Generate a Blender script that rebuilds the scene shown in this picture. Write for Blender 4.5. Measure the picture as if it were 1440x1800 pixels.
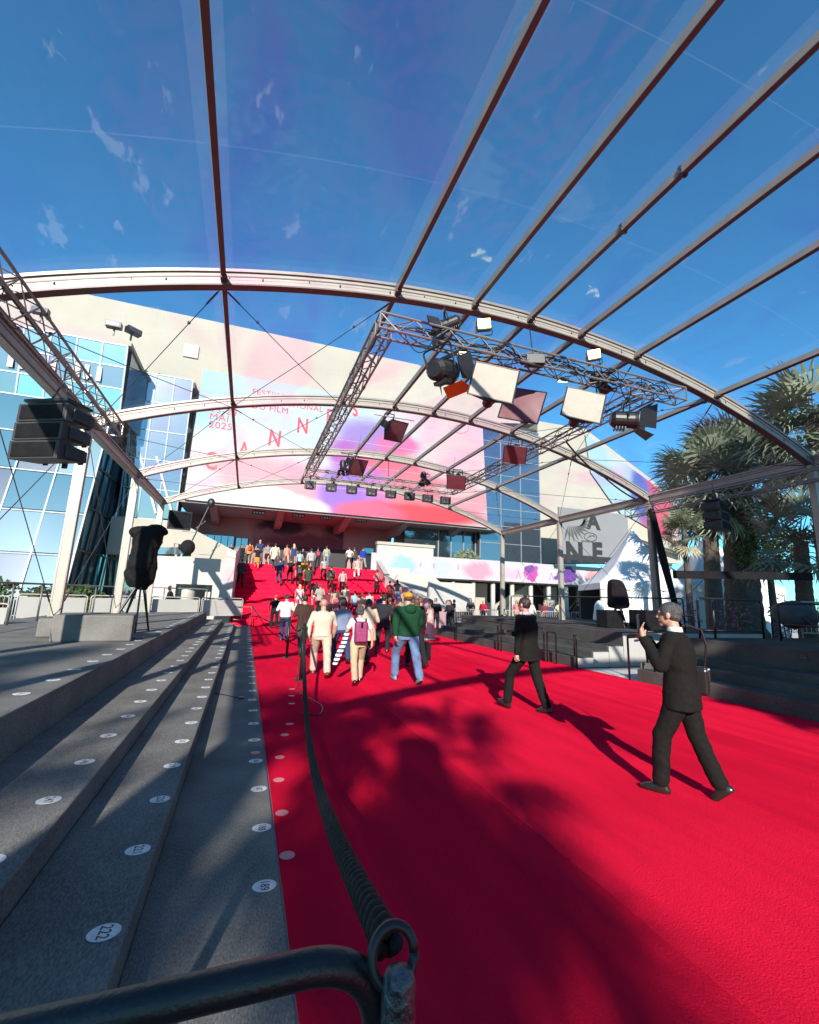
import bpy, math, random
import numpy as np
from mathutils import Vector, Matrix, noise
for o in list(bpy.data.objects): bpy.data.objects.remove(o)
SC = bpy.context.scene
COL = SC.collection
R = math.radians
random.seed(7)
# ------------------------------------------------------------ camera, sky, sun
cam_data = bpy.data.cameras.new('camera')
cam = bpy.data.objects.new('camera', cam_data); COL.objects.link(cam); SC.camera = cam
cam_data.sensor_fit = 'HORIZONTAL'; cam_data.sensor_width = 36; cam_data.lens = 19.75
cam_data.clip_start = 0.02; cam_data.clip_end = 2000
cam.matrix_world = Matrix(((0.94059, -0.09428, -0.32619, 0), (-0.33786, -0.16438, -0.92673, 0), (0.03375, 0.98188, -0.18646, 1.70), (0, 0, 0, 1)))
SUN_EL, SUN_AZ = 23.0, 198.0
world = bpy.data.worlds.new('World'); SC.world = world; world.use_nodes = True
wn = world.node_tree.nodes; wl = world.node_tree.links
sky = wn.new('ShaderNodeTexSky'); sky.sky_type = 'NISHITA'; sky.sun_disc = False
sky.sun_elevation = R(SUN_EL); sky.sun_rotation = R(SUN_AZ); sky.altitude = 300
sky.air_density = 1.0; sky.dust_density = 0.1; sky.ozone_density = 2.5
tint = wn.new('ShaderNodeVectorMath'); tint.operation = 'MULTIPLY'; tint.inputs[1].default_value = (0.42, 1.0, 1.20)
wl.new(sky.outputs[0], tint.inputs[0]); wl.new(tint.outputs[0], wn['Background'].inputs[0]); wn['Background'].inputs[1].default_value = 0.10
sun_data = bpy.data.lights.new('sun', 'SUN'); sun_data.energy = 5.0; sun_data.angle = R(0.53); sun_data.color = (1, 0.95, 0.86)
sun = bpy.data.objects.new('sun', sun_data); COL.objects.link(sun)
sdir = Vector((math.sin(R(SUN_AZ)) * math.cos(R(SUN_EL)), math.cos(R(SUN_AZ)) * math.cos(R(SUN_EL)), math.sin(R(SUN_EL))))
sun.rotation_euler = sdir.to_track_quat('Z', 'Y').to_euler(); sun.location = (-20, -60, 30)
SC.view_settings.view_transform = 'Standard'; SC.view_settings.look = 'None'
SC.view_settings.exposure = 0.84; SC.view_settings.gamma = 1; SC.view_settings.use_curve_mapping = False
SC.cycles.transparent_max_bounces = 24

# ------------------------------------------------------------ materials
MATS = {}
def mat(name, col, rough=0.7, metal=0.0, var=0.0, scale=8.0, bump=0.0, bscale=40.0, spec=0.5, emit=None, estr=0, sheen=0, stretch=(1, 1, 1), col2=None):
    if name in MATS: return MATS[name]
    m = bpy.data.materials.new(name); m.use_nodes = True; MATS[name] = m
    n = m.node_tree.nodes; l = m.node_tree.links; b = n['Principled BSDF']
    b.inputs['Base Color'].default_value = (*col, 1); b.inputs['Roughness'].default_value = rough; b.inputs['Metallic'].default_value = metal
    b.inputs['Specular IOR Level'].default_value = spec
    if sheen: b.inputs['Sheen Weight'].default_value = sheen
    if emit: b.inputs['Emission Color'].default_value = (*emit, 1); b.inputs['Emission Strength'].default_value = estr
    tc = n.new('ShaderNodeTexCoord'); mp = n.new('ShaderNodeMapping'); mp.inputs['Scale'].default_value = stretch
    l.new(tc.outputs['Object'], mp.inputs[0])
    if var or col2:
        t = n.new('ShaderNodeTexNoise'); t.inputs['Scale'].default_value = scale; t.inputs['Detail'].default_value = 6
        l.new(mp.outputs[0], t.inputs['Vector'])
        r = n.new('ShaderNodeValToRGB'); r.color_ramp.elements[0].position = .3; r.color_ramp.elements[1].position = .7
        c2 = col2 or tuple(min(1, c * (1 + var)) for c in col)
        r.color_ramp.elements[0].color = (*[c * (1 - var) for c in col], 1); r.color_ramp.elements[1].color = (*c2, 1)
        l.new(t.outputs[0], r.inputs[0]); l.new(r.outputs[0], b.inputs['Base Color'])
    if bump:
        t2 = n.new('ShaderNodeTexNoise'); t2.inputs['Scale'].default_value = bscale; t2.inputs['Detail'].default_value = 4
        l.new(mp.outputs[0], t2.inputs['Vector'])
        bp = n.new('ShaderNodeBump'); bp.inputs['Strength'].default_value = bump; bp.inputs['Distance'].default_value = 0.02
        l.new(t2.outputs[0], bp.inputs['Height']); l.new(bp.outputs[0], b.inputs['Normal'])
    return m

alu = mat('weathered_aluminium', (.25, .225, .20), .45, .3, .12, 3, .15, 60, stretch=(1, 1, 1))
alu_post = mat('aluminium_post', (.30, .275, .23), .5, .15, .08, 3, .1, 60)
dark_alu = mat('bronze_seal_strip', (.12, .09, .08), .5, .3)
truss_m = mat('truss_tube', (.22, .205, .20), .4, .5, .1, 9)
black_m = mat('black_powder_coat', (.010, .010, .011), .45, 0, .3, 20)
black_rail = mat('black_painted_steel', (.010, .010, .011), .38, .0, .4, 12, .12, 140)
black_cloth = mat('black_wrapping_cloth', (.007, .007, .008), .85, 0, .4, 6, .6, 14, spec=.2)
rope_m = mat('black_rope', (.014, .013, .012), .8, 0, .5, 60, .15, 300, spec=.3)
red = mat('red_carpet', (.90, .013, .050), .95, 0, .13, 2.0, .8, 220, spec=.0, stretch=(1.6, .35, 1))
red2 = mat('red_carpet_strip', (.76, .010, .042), .95, 0, .15, 1.6, .8, 220, spec=.0, stretch=(1.6, .35, 1))
white_m = mat('white_paint', (.37, .355, .325), .6, 0, .05, 1.2, .1, 20)
cream = mat('cream_wall_render', (.335, .305, .25), .8, 0, .06, .35, .25, 3)
soffit_m = mat('soffit_panel', (.24, .22, .22), .7, 0, .06, .8)
dark_m = mat('dark_interior', (.02, .02, .022), .6)
brown_m = mat('maroon_wall_panel', (.30, .17, .16), .6, 0, .1, 1)
concrete = mat('pale_paving', (.42, .41, .39), .85, 0, .1, .6, .3, 30)
vinyl_white = mat('white_tent_fabric', (.68, .69, .70), .5, 0, .03, 2)
sticker_m = mat('white_sticker', (.46, .46, .46), .6, 0, .0, 45, col2=(.66, .67, .68))
ink = mat('black_ink', (.02, .02, .02), .6)
skin = mat('skin', (.42, .22, .15), .5, 0, .06, 12)
skin2 = mat('skin_tanned', (.42, .22, .14), .5, 0, .06, 12)
hair_dark = mat('dark_hair', (.02, .014, .011), .45, 0, .5, 60, .8, 70, stretch=(1, 1, .25))
hair_brown = mat('brown_hair', (.09, .045, .022), .5, 0, .5, 60, .8, 70, stretch=(1, 1, .25))
hair_grey = mat('grey_hair', (.03, .028, .026), .5, 0, .5, 55, 1, 90, stretch=(1, 1, .3), col2=(.085, .082, .078))
hair_blond = mat('blond_hair', (.50, .34, .16), .5, 0, .3, 60, .8, 70, stretch=(1, 1, .25))
hair_white = mat('white_hair', (.62, .58, .52), .5, 0, .2, 60, .8, 70, stretch=(1, 1, .25))
shoe_m = mat('black_leather_shoe', (.015, .012, .011), .25)
lens_m = mat('lamp_lens', (.05, .05, .055), .08, 0, spec=.9)
diffuser_m = mat('softbox_diffuser_cloth', (.36, .31, .26), .8, 0, .05, 5, .35, 9)
maroon_face = mat('softbox_dark_red_face', (.13, .035, .045), .5, 0, .08, 4)
lit_m = mat('lit_lamp_glass', (.9, .85, .4), .4, emit=(1, .9, .25), estr=4)
steel = mat('worn_steel', (.10, .10, .105), .4, .7, .8, 30, .6, 60)
bin_m = mat('grey_bin_plastic', (.25, .25, .27), .5, 0, .1, 6)
leafdark = mat('hedge_leaf', (.035, .07, .018), .6, 0, .4, 3)
flower_m = mat('magenta_blossom', (.45, .03, .18), .6)

def felt(nm='grey_felt_carpet', k=1.0):
    m = bpy.data.materials.new(nm); m.use_nodes = True
    n = m.node_tree.nodes; l = m.node_tree.links; b = n['Principled BSDF']
    b.inputs['Roughness'].default_value = 1; b.inputs['Specular IOR Level'].default_value = .05
    g = n.new('ShaderNodeNewGeometry')
    t1 = n.new('ShaderNodeTexNoise'); t1.inputs['Scale'].default_value = 1.6; t1.inputs['Detail'].default_value = 5
    t2 = n.new('ShaderNodeTexNoise'); t2.inputs['Scale'].default_value = 75; t2.inputs['Detail'].default_value = 4
    mp = n.new('ShaderNodeMapping'); mp.inputs['Scale'].default_value = (1.6, .6, 1.6); l.new(g.outputs['Position'], mp.inputs[0])
    l.new(g.outputs['Position'], t1.inputs['Vector']); l.new(mp.outputs[0], t2.inputs['Vector'])
    a = n.new('ShaderNodeMath'); a.operation = 'MULTIPLY_ADD'; a.inputs[1].default_value = .6
    l.new(t2.outputs[0], a.inputs[0]); m2 = n.new('ShaderNodeMath'); m2.operation = 'MULTIPLY'; m2.inputs[1].default_value = .4
    l.new(t1.outputs[0], m2.inputs[0]); l.new(m2.outputs[0], a.inputs[2])
    r = n.new('ShaderNodeValToRGB'); r.color_ramp.elements[0].position = .36; r.color_ramp.elements[1].position = .64
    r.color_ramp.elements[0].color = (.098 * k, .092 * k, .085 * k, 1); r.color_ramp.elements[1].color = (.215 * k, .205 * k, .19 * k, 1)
    l.new(a.outputs[0], r.inputs[0]); l.new(r.outputs[0], b.inputs['Base Color'])
    bp = n.new('ShaderNodeBump'); bp.inputs['Strength'].default_value = .7; bp.inputs['Distance'].default_value = .006
    l.new(t2.outputs[0], bp.inputs['Height']); l.new(bp.outputs[0], b.inputs['Normal'])
    return m
felt_m = felt()
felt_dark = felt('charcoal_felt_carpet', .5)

def glass_mat(name, tint, base, mix=.5, rough=.03, wob=.0):
    m = bpy.data.materials.new(name); m.use_nodes = True
    n = m.node_tree.nodes; l = m.node_tree.links; b = n['Principled BSDF']; out = n['Material Output']
    b.inputs['Base Color'].default_value = (*base, 1); b.inputs['Roughness'].default_value = .35
    gl = n.new('ShaderNodeBsdfGlossy'); gl.inputs['Color'].default_value = (*tint, 1); gl.inputs['Roughness'].default_value = rough
    mx = n.new('ShaderNodeMixShader'); mx.inputs[0].default_value = mix
    l.new(b.outputs[0], mx.inputs[1]); l.new(gl.outputs[0], mx.inputs[2]); l.new(mx.outputs[0], out.inputs[0])
    if wob:
        t = n.new('ShaderNodeTexNoise'); t.inputs['Scale'].default_value = .7; g = n.new('ShaderNodeNewGeometry'); l.new(g.outputs['Position'], t.inputs[0])
        bp = n.new('ShaderNodeBump'); bp.inputs['Strength'].default_value = wob; bp.inputs['Distance'].default_value = .05
        l.new(t.outputs[0], bp.inputs['Height']); l.new(bp.outputs[0], gl.inputs['Normal'])
    return m
teal_glass = glass_mat('turquoise_glass', (.24, .55, .60), (.025, .14, .17), .5, .02, .12)
teal_light = glass_mat('pale_turquoise_glass', (.40, .72, .72), (.07, .17, .17), .4, .05, .12)
dark_glass = glass_mat('dark_glass', (.55, .65, .72), (.015, .025, .03), .35, .03, .1)
smoke_glass = glass_mat('blue_grey_glass', (.6, .7, .8), (.025, .04, .055), .3, .04, .2)

def vinyl():
    m = bpy.data.materials.new('clear_vinyl_roof'); m.use_nodes = True
    n = m.node_tree.nodes; l = m.node_tree.links; out = n['Material Output']; b = n['Principled BSDF']
    g = n.new('ShaderNodeNewGeometry')
    tr = n.new('ShaderNodeBsdfTransparent')
    # purple reflection of the red carpet, painted into the film's colour
    mp = n.new('ShaderNodeMapping'); mp.inputs['Scale'].default_value = (.55, .28, .2); l.new(g.outputs['Position'], mp.inputs[0])
    t = n.new('ShaderNodeTexNoise'); t.inputs['Scale'].default_value = 1.1; t.inputs['Detail'].default_value = 2; t.inputs['Distortion'].default_value = .6; l.new(mp.outputs[0], t.inputs[0])
    r = n.new('ShaderNodeValToRGB'); r.color_ramp.elements[0].position = .50; r.color_ramp.elements[1].position = .66
    r.color_ramp.elements[0].color = (.96, .98, 1, 1); r.color_ramp.elements[1].color = (1, .80, .98, 1); l.new(t.outputs[0], r.inputs[0]); l.new(r.outputs[0], tr.inputs[0])
    # scuffs
    mp2 = n.new('ShaderNodeMapping'); mp2.inputs['Scale'].default_value = (1.3, .55, 1); mp2.inputs['Rotation'].default_value = (0, 0, .3); l.new(g.outputs['Position'], mp2.inputs[0])
    t2 = n.new('ShaderNodeTexNoise'); t2.inputs['Scale'].default_value = 1.5; t2.inputs['Detail'].default_value = 9; t2.inputs['Roughness'].default_value = .62; l.new(mp2.outputs[0], t2.inputs[0])
    r2 = n.new('ShaderNodeValToRGB'); r2.color_ramp.elements[0].position = .625; r2.color_ramp.elements[1].position = .66
    r2.color_ramp.elements[0].color = (.006, .006, .006, 1); r2.color_ramp.elements[1].color = (.14, .14, .14, 1); l.new(t2.outputs[0], r2.inputs[0])
    # scratches
    t3 = n.new('ShaderNodeTexNoise'); t3.inputs['Scale'].default_value = 5; t3.inputs['Detail'].default_value = 10; t3.inputs['Distortion'].default_value = 6; l.new(mp2.outputs[0], t3.inputs[0])
    r3 = n.new('ShaderNodeValToRGB'); r3.color_ramp.elements[0].position = .70; r3.color_ramp.elements[1].position = .73; r3.color_ramp.elements[1].color = (.15, .15, .15, 1); l.new(t3.outputs[0], r3.inputs[0])
    ad = n.new('ShaderNodeMath'); ad.operation = 'ADD'; l.new(r2.outputs[0], ad.inputs[0]); l.new(r3.outputs[0], ad.inputs[1])
    b.inputs['Base Color'].default_value = (.85, .9, 1, 1); b.inputs['Roughness'].default_value = .6
    tl = n.new('ShaderNodeBsdfTranslucent'); tl.inputs[0].default_value = (.85, .9, 1, 1)
    ms = n.new('ShaderNodeMixShader'); ms.inputs[0].default_value = .5; l.new(b.outputs[0], ms.inputs[1]); l.new(tl.outputs[0], ms.inputs[2])
    mx = n.new('ShaderNodeMixShader'); l.new(ad.outputs[0], mx.inputs[0]); l.new(tr.outputs[0], mx.inputs[1]); l.new(ms.outputs[0], mx.inputs[2])
    gg = n.new('ShaderNodeBsdfGlossy'); gg.inputs['Roughness'].default_value = .10; gg.inputs['Color'].default_value = (1, 1, 1, 1)
    tb = n.new('ShaderNodeTexNoise'); tb.inputs['Scale'].default_value = 1.3; l.new(g.outputs['Position'], tb.inputs[0])
    bp = n.new('ShaderNodeBump'); bp.inputs['Strength'].default_value = .5; bp.inputs['Distance'].default_value = .12; l.new(tb.outputs[0], bp.inputs['Height']); l.new(bp.outputs[0], gg.inputs['Normal'])
    m2 = n.new('ShaderNodeMixShader'); m2.inputs[0].default_value = .035; l.new(mx.outputs[0], m2.inputs[1]); l.new(gg.outputs[0], m2.inputs[2])
    l.new(m2.outputs[0], out.inputs[0])
    return m
vinyl_m = vinyl()
def haze_strip():
    m = bpy.data.materials.new('milky_vinyl_hem'); m.use_nodes = True
    n = m.node_tree.nodes; l = m.node_tree.links; out = n['Material Output']
    tr = n.new('ShaderNodeBsdfTransparent'); tl = n.new('ShaderNodeBsdfTranslucent'); tl.inputs[0].default_value = (.8, .88, 1, 1)
    df = n.new('ShaderNodeBsdfDiffuse'); df.inputs[0].default_value = (.8, .88, 1, 1)
    ms = n.new('ShaderNodeMixShader'); l.new(tl.outputs[0], ms.inputs[1]); l.new(df.outputs[0], ms.inputs[2])
    mx = n.new('ShaderNodeMixShader'); mx.inputs[0].default_value = .026; l.new(tr.outputs[0], mx.inputs[1]); l.new(ms.outputs[0], mx.inputs[2]); l.new(mx.outputs[0], out.inputs[0])
    return m
hem_m = haze_strip()

def blob_mat(name, base, blobs, rough=.6, distort=.6, dscale=.25, soft=.35, ink_gain=.44):
    """printed colour washes: blobs = (s, t, rs, rt, colour) on the object's own x/y axes"""
    m = bpy.data.materials.new(name); m.use_nodes = True
    n = m.node_tree.nodes; l = m.node_tree.links; b = n['Principled BSDF']; b.inputs['Roughness'].default_value = rough
    tc = n.new('ShaderNodeTexCoord')
    ns = n.new('ShaderNodeTexNoise'); ns.inputs['Scale'].default_value = dscale; ns.inputs['Detail'].default_value = 5; l.new(tc.outputs['Object'], ns.inputs[0])
    sb = n.new('ShaderNodeVectorMath'); sb.operation = 'SUBTRACT'; sb.inputs[1].default_value = (.5, .5, .5); l.new(ns.outputs['Color'], sb.inputs[0])
    sc = n.new('ShaderNodeVectorMath'); sc.operation = 'SCALE'; sc.inputs['Scale'].default_value = distort * 4; l.new(sb.outputs[0], sc.inputs[0])
    av = n.new('ShaderNodeVectorMath'); av.operation = 'ADD'; l.new(tc.outputs['Object'], av.inputs[0]); l.new(sc.outputs[0], av.inputs[1])
    prev = None
    for (s, t, rs, rt, c, *so) in blobs:
        sf = so[0] if so else soft
        mp = n.new('ShaderNodeMapping'); mp.vector_type = 'POINT'
        mp.inputs['Scale'].default_value = (1 / rs, 1 / rt, 0); mp.inputs['Location'].default_value = (-s / rs, -t / rt, 0)
        l.new(av.outputs[0], mp.inputs[0])
        ln = n.new('ShaderNodeVectorMath'); ln.operation = 'LENGTH'; l.new(mp.outputs[0], ln.inputs[0])
        mr = n.new('ShaderNodeMapRange'); mr.interpolation_type = 'SMOOTHSTEP'; mr.inputs[1].default_value = 1 - sf; mr.inputs[2].default_value = 1 + sf; mr.inputs[3].default_value = 1; mr.inputs[4].default_value = 0
        l.new(ln.outputs['Value'], mr.inputs[0])
        mx = n.new('ShaderNodeMix'); mx.data_type = 'RGBA'
        l.new(mr.outputs[0], mx.inputs[0])
        if prev is None: mx.inputs[6].default_value = (*[q * ink_gain for q in base], 1)
        else: l.new(prev, mx.inputs[6])
        mx.inputs[7].default_value = (*[q * ink_gain for q in c], 1); prev = mx.outputs[2]
    l.new(prev, b.inputs['Base Color'])
    return m

# ------------------------------------------------------------ mesh helpers
class MB:
    def __init__(s): s.v = []; s.f = []
    def add(s, vs, fs):
        k = len(s.v); s.v += [tuple(v) for v in vs]; s.f += [tuple(i + k for i in f) for f in fs]; return s
    def box(s, c, d, rz=0, m=None):
        x, y, z = d[0] / 2, d[1] / 2, d[2] / 2
        vs = [Vector((a * x, b * y, e * z)) for a in (-1, 1) for b in (-1, 1) for e in (-1, 1)]
        M = m or Matrix.Rotation(rz, 3, 'Z')
        return s.add([M @ v + Vector(c) for v in vs], [(0, 1, 3, 2), (4, 6, 7, 5), (0, 4, 5, 1), (2, 3, 7, 6), (0, 2, 6, 4), (1, 5, 7, 3)])
    def box2(s, a, b): return s.box([(p + q) / 2 for p, q in zip(a, b)], [abs(q - p) for p, q in zip(a, b)])
    def beam(s, a, b, w, h, up=(0, 0, 1)):
        a, b = Vector(a), Vector(b); d = b - a; L = d.length; d.normalize(); u = Vector(up); x = d.cross(u)
        if x.length < 1e-5: x = d.cross(Vector((1, 0, 0)))
        x.normalize(); z = x.cross(d); M = Matrix((x, d, z)).transposed()
        return s.box((a + b) / 2, (w, L, h), m=M)
    def tube(s, path, r, n=8, cap=True, flat=1):
        P = [Vector(p) for p in path]; rs = r if isinstance(r, (list, tuple)) else [r] * len(P)
        t = (P[1] - P[0]).normalized(); u = t.orthogonal().normalized(); rings = []
        for i, p in enumerate(P):
            a = P[max(i - 1, 0)]; b = P[min(i + 1, len(P) - 1)]; t2 = (b - a).normalized()
            q = t.rotation_difference(t2); u = (q @ u).normalized(); t = t2; w = t.cross(u)
            rings.append([p + (u * math.cos(2 * math.pi * k / n) + w * math.sin(2 * math.pi * k / n) * flat) * rs[i] for k in range(n)])
        vs = [v for g in rings for v in g]; fs = []
        for i in range(len(P) - 1):
            for k in range(n): fs.append((i * n + k, i * n + (k + 1) % n, (i + 1) * n + (k + 1) % n, (i + 1) * n + k))
        if cap: fs.append(tuple(range(n))[::-1]); fs.append(tuple((len(P) - 1) * n + k for k in range(n)))
        return s.add(vs, fs)
    def prism(s, pts, d):
        """polygon (3-D points) pushed along d"""
        n = len(pts); d = Vector(d); A = [Vector(p) for p in pts]; Bq = [p + d for p in A]
        return s.add(A + Bq, [tuple(range(n))[::-1], tuple(range(n, 2 * n))] + [(i, (i + 1) % n, n + (i + 1) % n, n + i) for i in range(n)])
    def lathe(s, prof, c=(0, 0, 0), n=16, sx=1, sy=1):
        vs = []; fs = []; m = len(prof)
        for (r, z) in prof:
            for k in range(n): a = 2 * math.pi * k / n; vs.append((c[0] + r * sx * math.cos(a), c[1] + r * sy * math.sin(a), c[2] + z))
        for i in range(m - 1):
            for k in range(n): fs.append((i * n + k, i * n + (k + 1) % n, (i + 1) * n + (k + 1) % n, (i + 1) * n + k))
        fs.append(tuple(range(n))[::-1]); fs.append(tuple((m - 1) * n + k for k in range(n)))
        return s.add(vs, fs)
    def ell(s, c, r, n=12, m=8, rot=None):
        vs = []; fs = []
        for i in range(1, m):
            ph = math.pi * i / m
            for k in range(n):
                a = 2 * math.pi * k / n; v = Vector((r[0] * math.sin(ph) * math.cos(a), r[1] * math.sin(ph) * math.sin(a), r[2] * math.cos(ph)))
                if rot: v = rot @ v
                vs.append(v + Vector(c))
        t = Vector((0, 0, r[2])); bt = Vector((0, 0, -r[2]))
        if rot: t = rot @ t; bt = rot @ bt
        vs += [t + Vector(c), bt + Vector(c)]; T = (m - 1) * n
        for i in range(m - 2):
            for k in range(n): fs.append((i * n + k, (i + 1) * n + k, (i + 1) * n + (k + 1) % n, i * n + (k + 1) % n))
        for k in range(n): fs.append((T, k, (k + 1) % n)); fs.append((T + 1, (m - 2) * n + (k + 1) % n, (m - 2) * n + k))
        return s.add(vs, fs)
    def mesh(s, name, m=None, smooth=False):
        me = bpy.data.meshes.new(name); me.from_pydata([tuple(v) for v in s.v], [], s.f)
        if m: me.materials.append(m)
        if smooth: me.shade_smooth()
        me.update(); return me
    def build(s, name, m, parent=None, smooth=False, loc=None, **kw):
        o = bpy.data.objects.new(name, s.mesh(name, m, smooth)); COL.objects.link(o)
        if parent: o.parent = parent
        if loc: o.location = loc
        for k, v in kw.items(): o[k] = v
        return o
def bevel(o, w=.01, seg=2):
    b = o.modifiers.new('bevel', 'BEVEL'); b.width = w; b.segments = seg; b.limit_method = 'ANGLE'; return o
def tag(o, label, cat, group=None):
    o['label'] = label; o['category'] = cat
    if group: o['group'] = group
    return o
def thing(name, label, cat, loc=(0, 0, 0), rz=0, group=None):
    o = bpy.data.objects.new(name, None); COL.objects.link(o); o.location = loc; o.rotation_euler = (0, 0, rz); o.empty_display_size = .1
    return tag(o, label, cat, group)
def inst(name, me, parent=None, loc=(0, 0, 0), rot=(0, 0, 0), scale=(1, 1, 1), m=None):
    o = bpy.data.objects.new(name, me); COL.objects.link(o); o.parent = parent; o.location = loc; o.rotation_euler = rot; o.scale = scale
    if m: o.material_slots[0].link = 'OBJECT'; o.material_slots[0].material = m
    return o
def copy_tree(o, parent=None):
    c = o.copy(); COL.objects.link(c); c.parent = parent
    for ch in o.children: copy_tree(ch, c)
    return c
def structure(o): o['kind'] = 'structure'; return o
def text_mesh(body, size, mt, name='lettering', depth=0.0, parent=None, loc=(0, 0, 0), rot=(0, 0, 0), spacing=1.0, bold=0.0, align='CENTER'):
    c = bpy.data.curves.new(name, 'FONT'); c.body = body; c.size = size; c.align_x = align; c.align_y = 'CENTER'; c.extrude = depth; c.space_character = spacing; c.offset = bold; c.resolution_u = 3
    t = bpy.data.objects.new(name, c); me = bpy.data.meshes.new_from_object(t); bpy.data.objects.remove(t)
    me.materials.clear(); me.materials.append(mt)
    return inst(name, me, parent, loc, rot)
def hang(a, b, sag, n=24):
    a, b = Vector(a), Vector(b); return [a.lerp(b, i / n) - Vector((0, 0, sag * 4 * (i / n) * (1 - i / n))) for i in range(n + 1)]
def rounded(path, rad=.12, n=5):
    P = [Vector(p) for p in path]; out = [P[0]]
    for i in range(1, len(P) - 1):
        a = (P[i - 1] - P[i]); b = (P[i + 1] - P[i]); r = min(rad, a.length / 2.1, b.length / 2.1); a.normalize(); b.normalize()
        p0 = P[i] + a * r; p2 = P[i] + b * r
        for k in range(n + 1):
            t = k / n; out.append(p0 * (1 - t) ** 2 + P[i] * 2 * t * (1 - t) + p2 * t * t)
    out.append(P[-1]); return out

# ------------------------------------------------------------ ground and carpet
structure(MB().box2((-300, -300, -.5), (300, 300, -.012)).build('ground', concrete))
carpet = thing('red_carpet', 'wide red carpet running up to the stairs', 'carpet')
del carpet['label']; del carpet['category']; structure(carpet)
edges = [.36, 2.21, 4.35, 6.45, 8.6]
for i in range(4):
    bevel(MB().box2((edges[i] + .006, -6, -.008), (edges[i + 1] - .006, 25.02 + 0, .004 + .003 * (i % 2 == 0))).build('carpet_strip', red if i % 2 else red2, carpet), .003)
MB().box2((8.603, 19.4, -.008), (13.5, 25.02, .003)).build('carpet_strip', red2, carpet)

# ------------------------------------------------------------ left stepped platform
YE = 24.6
lp = thing('stepped_platform', 'grey felt covered stepped platform left of the red carpet, with numbered dots', 'platform', (-.36, 12, 0))
lp.location = (0, 0, 0)
def step(mb, nm, par, m=None): return bevel(mb.build(nm, m or felt_m, par), .012, 2)
step(MB().box2((-.362, -3, -.01), (.356, YE, .008)), 'tread', lp)
step(MB().box2((-.91, -3, 0), (-.36, YE - .3, .17)), 'tread', lp)
step(MB().box2((-1.66, -3, 0), (-.912, YE - .6, .345)), 'tread', lp)
step(MB().box2((-6.2, -3, .1), (-1.662, YE - .2, .70)), 'deck', lp)
disc = MB().lathe([(.058, 0), (.058, .002)], n=20).mesh('number_sticker', sticker_m)
rows = [(.27, 3.09, .0085, 189, 30), (-.46, 2.65, .1705, 222, 30), (-1.07, 2.35, .3455, 249, 30), (-1.86, 4.65, .7005, 277, 27)]
for (rx_, ry_, rz_, num, cnt) in rows:
    for k in range(cnt):
        yy = ry_ + k * .70
        s = inst('number_sticker', disc, lp, (rx_ + random.uniform(-.012, .012), yy, rz_ + .001), (0, 0, 0), (1.18, 1, 1))
        if yy < 12: text_mesh(str(num - k), .062, ink, 'number', parent=s, loc=(0, 0, .0026), rot=(0, 0, -math.pi / 2 + random.uniform(-.08, .08)), bold=.0008)
# faded dots on the carpet
pale = mat('faded_pink_sticker', (.62, .20, .22), .7)
fd = MB().lathe([(.05, 0), (.05, .0012)], n=18).mesh('faded_sticker', pale)
for (a, b) in [(.40, 3.38), (.41, 3.99), (.43, 4.65), (.48, 5.25), (.59, 6.02), (.69, 6.48), (.82, 7.62), (.87, 8.18), (.93, 8.74)]:
    s = inst('faded_sticker', fd, carpet, (a + .02, b, .0078))
inst('faded_sticker', fd, lp, (.262, 5.45, .009))

# ------------------------------------------------------------ right stepped platforms
def right_block(name, label, y0, y1, dz, x0=8.5):
    t = thing(name, label, 'platform', (0, 0, 0))
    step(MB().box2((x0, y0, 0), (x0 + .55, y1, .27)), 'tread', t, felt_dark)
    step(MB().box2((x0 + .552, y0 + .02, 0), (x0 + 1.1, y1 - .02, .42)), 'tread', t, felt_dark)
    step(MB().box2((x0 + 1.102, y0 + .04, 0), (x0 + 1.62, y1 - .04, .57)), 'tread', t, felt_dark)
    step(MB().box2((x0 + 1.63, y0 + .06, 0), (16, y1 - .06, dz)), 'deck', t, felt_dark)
    return t
rA = right_block('stepped_platform', 'grey felt stepped platform right of the carpet, behind the gap with white side panels', 10.3, 20.6, .93)
for (a, b, c) in [(8.52, 9.04, .25), (9.06, 9.58, .40), (9.6, 10.1, .55), (10.12, 15.9, .91)]:
    MB().box2((a, 10.27, .01), (b, 10.298, c)).build('side_panel', white_m, rA)
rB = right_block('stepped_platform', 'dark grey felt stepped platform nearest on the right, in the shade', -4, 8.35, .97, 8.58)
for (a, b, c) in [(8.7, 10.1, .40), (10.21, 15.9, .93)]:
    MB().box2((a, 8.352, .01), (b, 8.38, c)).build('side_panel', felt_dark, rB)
for (yy) in (5.9, 9.9 + 7): bevel(MB().box((10.125 if yy > 9 else 10.2, yy, .83), (.02, .12, .07)).build('step_light', steel, rA if yy > 9 else rB), .005)

# ------------------------------------------------------------ grand staircase
st = thing('red_staircase', 'broad flight of stairs covered in red carpet, crowded with people', 'stairs', (0, 0, 0))
sx0, sx1 = -.62, 9.0
for i in range(24):
    y0 = 25 + i * .36 if i < 16 else 31.5 + (i - 16) * .36
    y1 = 25 + (i + 1) * .36 + .02 if i < 15 else (31.52 if i == 15 else 31.5 + (i - 15) * .36 + .02)
    if i == 23: y1 = 41
    if i == 15: y1 = 31.52
    w = i / 23 * .8
    bevel(MB().box2((sx0, y0, .154 * i - .05 if i else 0), (sx1 + w, y1, .154 * (i + 1))).build('step', red if i % 2 else red2, st), .012)
    MB().box2((sx0 + .01, y0 - .004, .154 * (i + 1) - .03), (sx1 + w - .01, y0 + .0, .154 * (i + 1) - .022)).build('nosing', red2, st)
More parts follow.
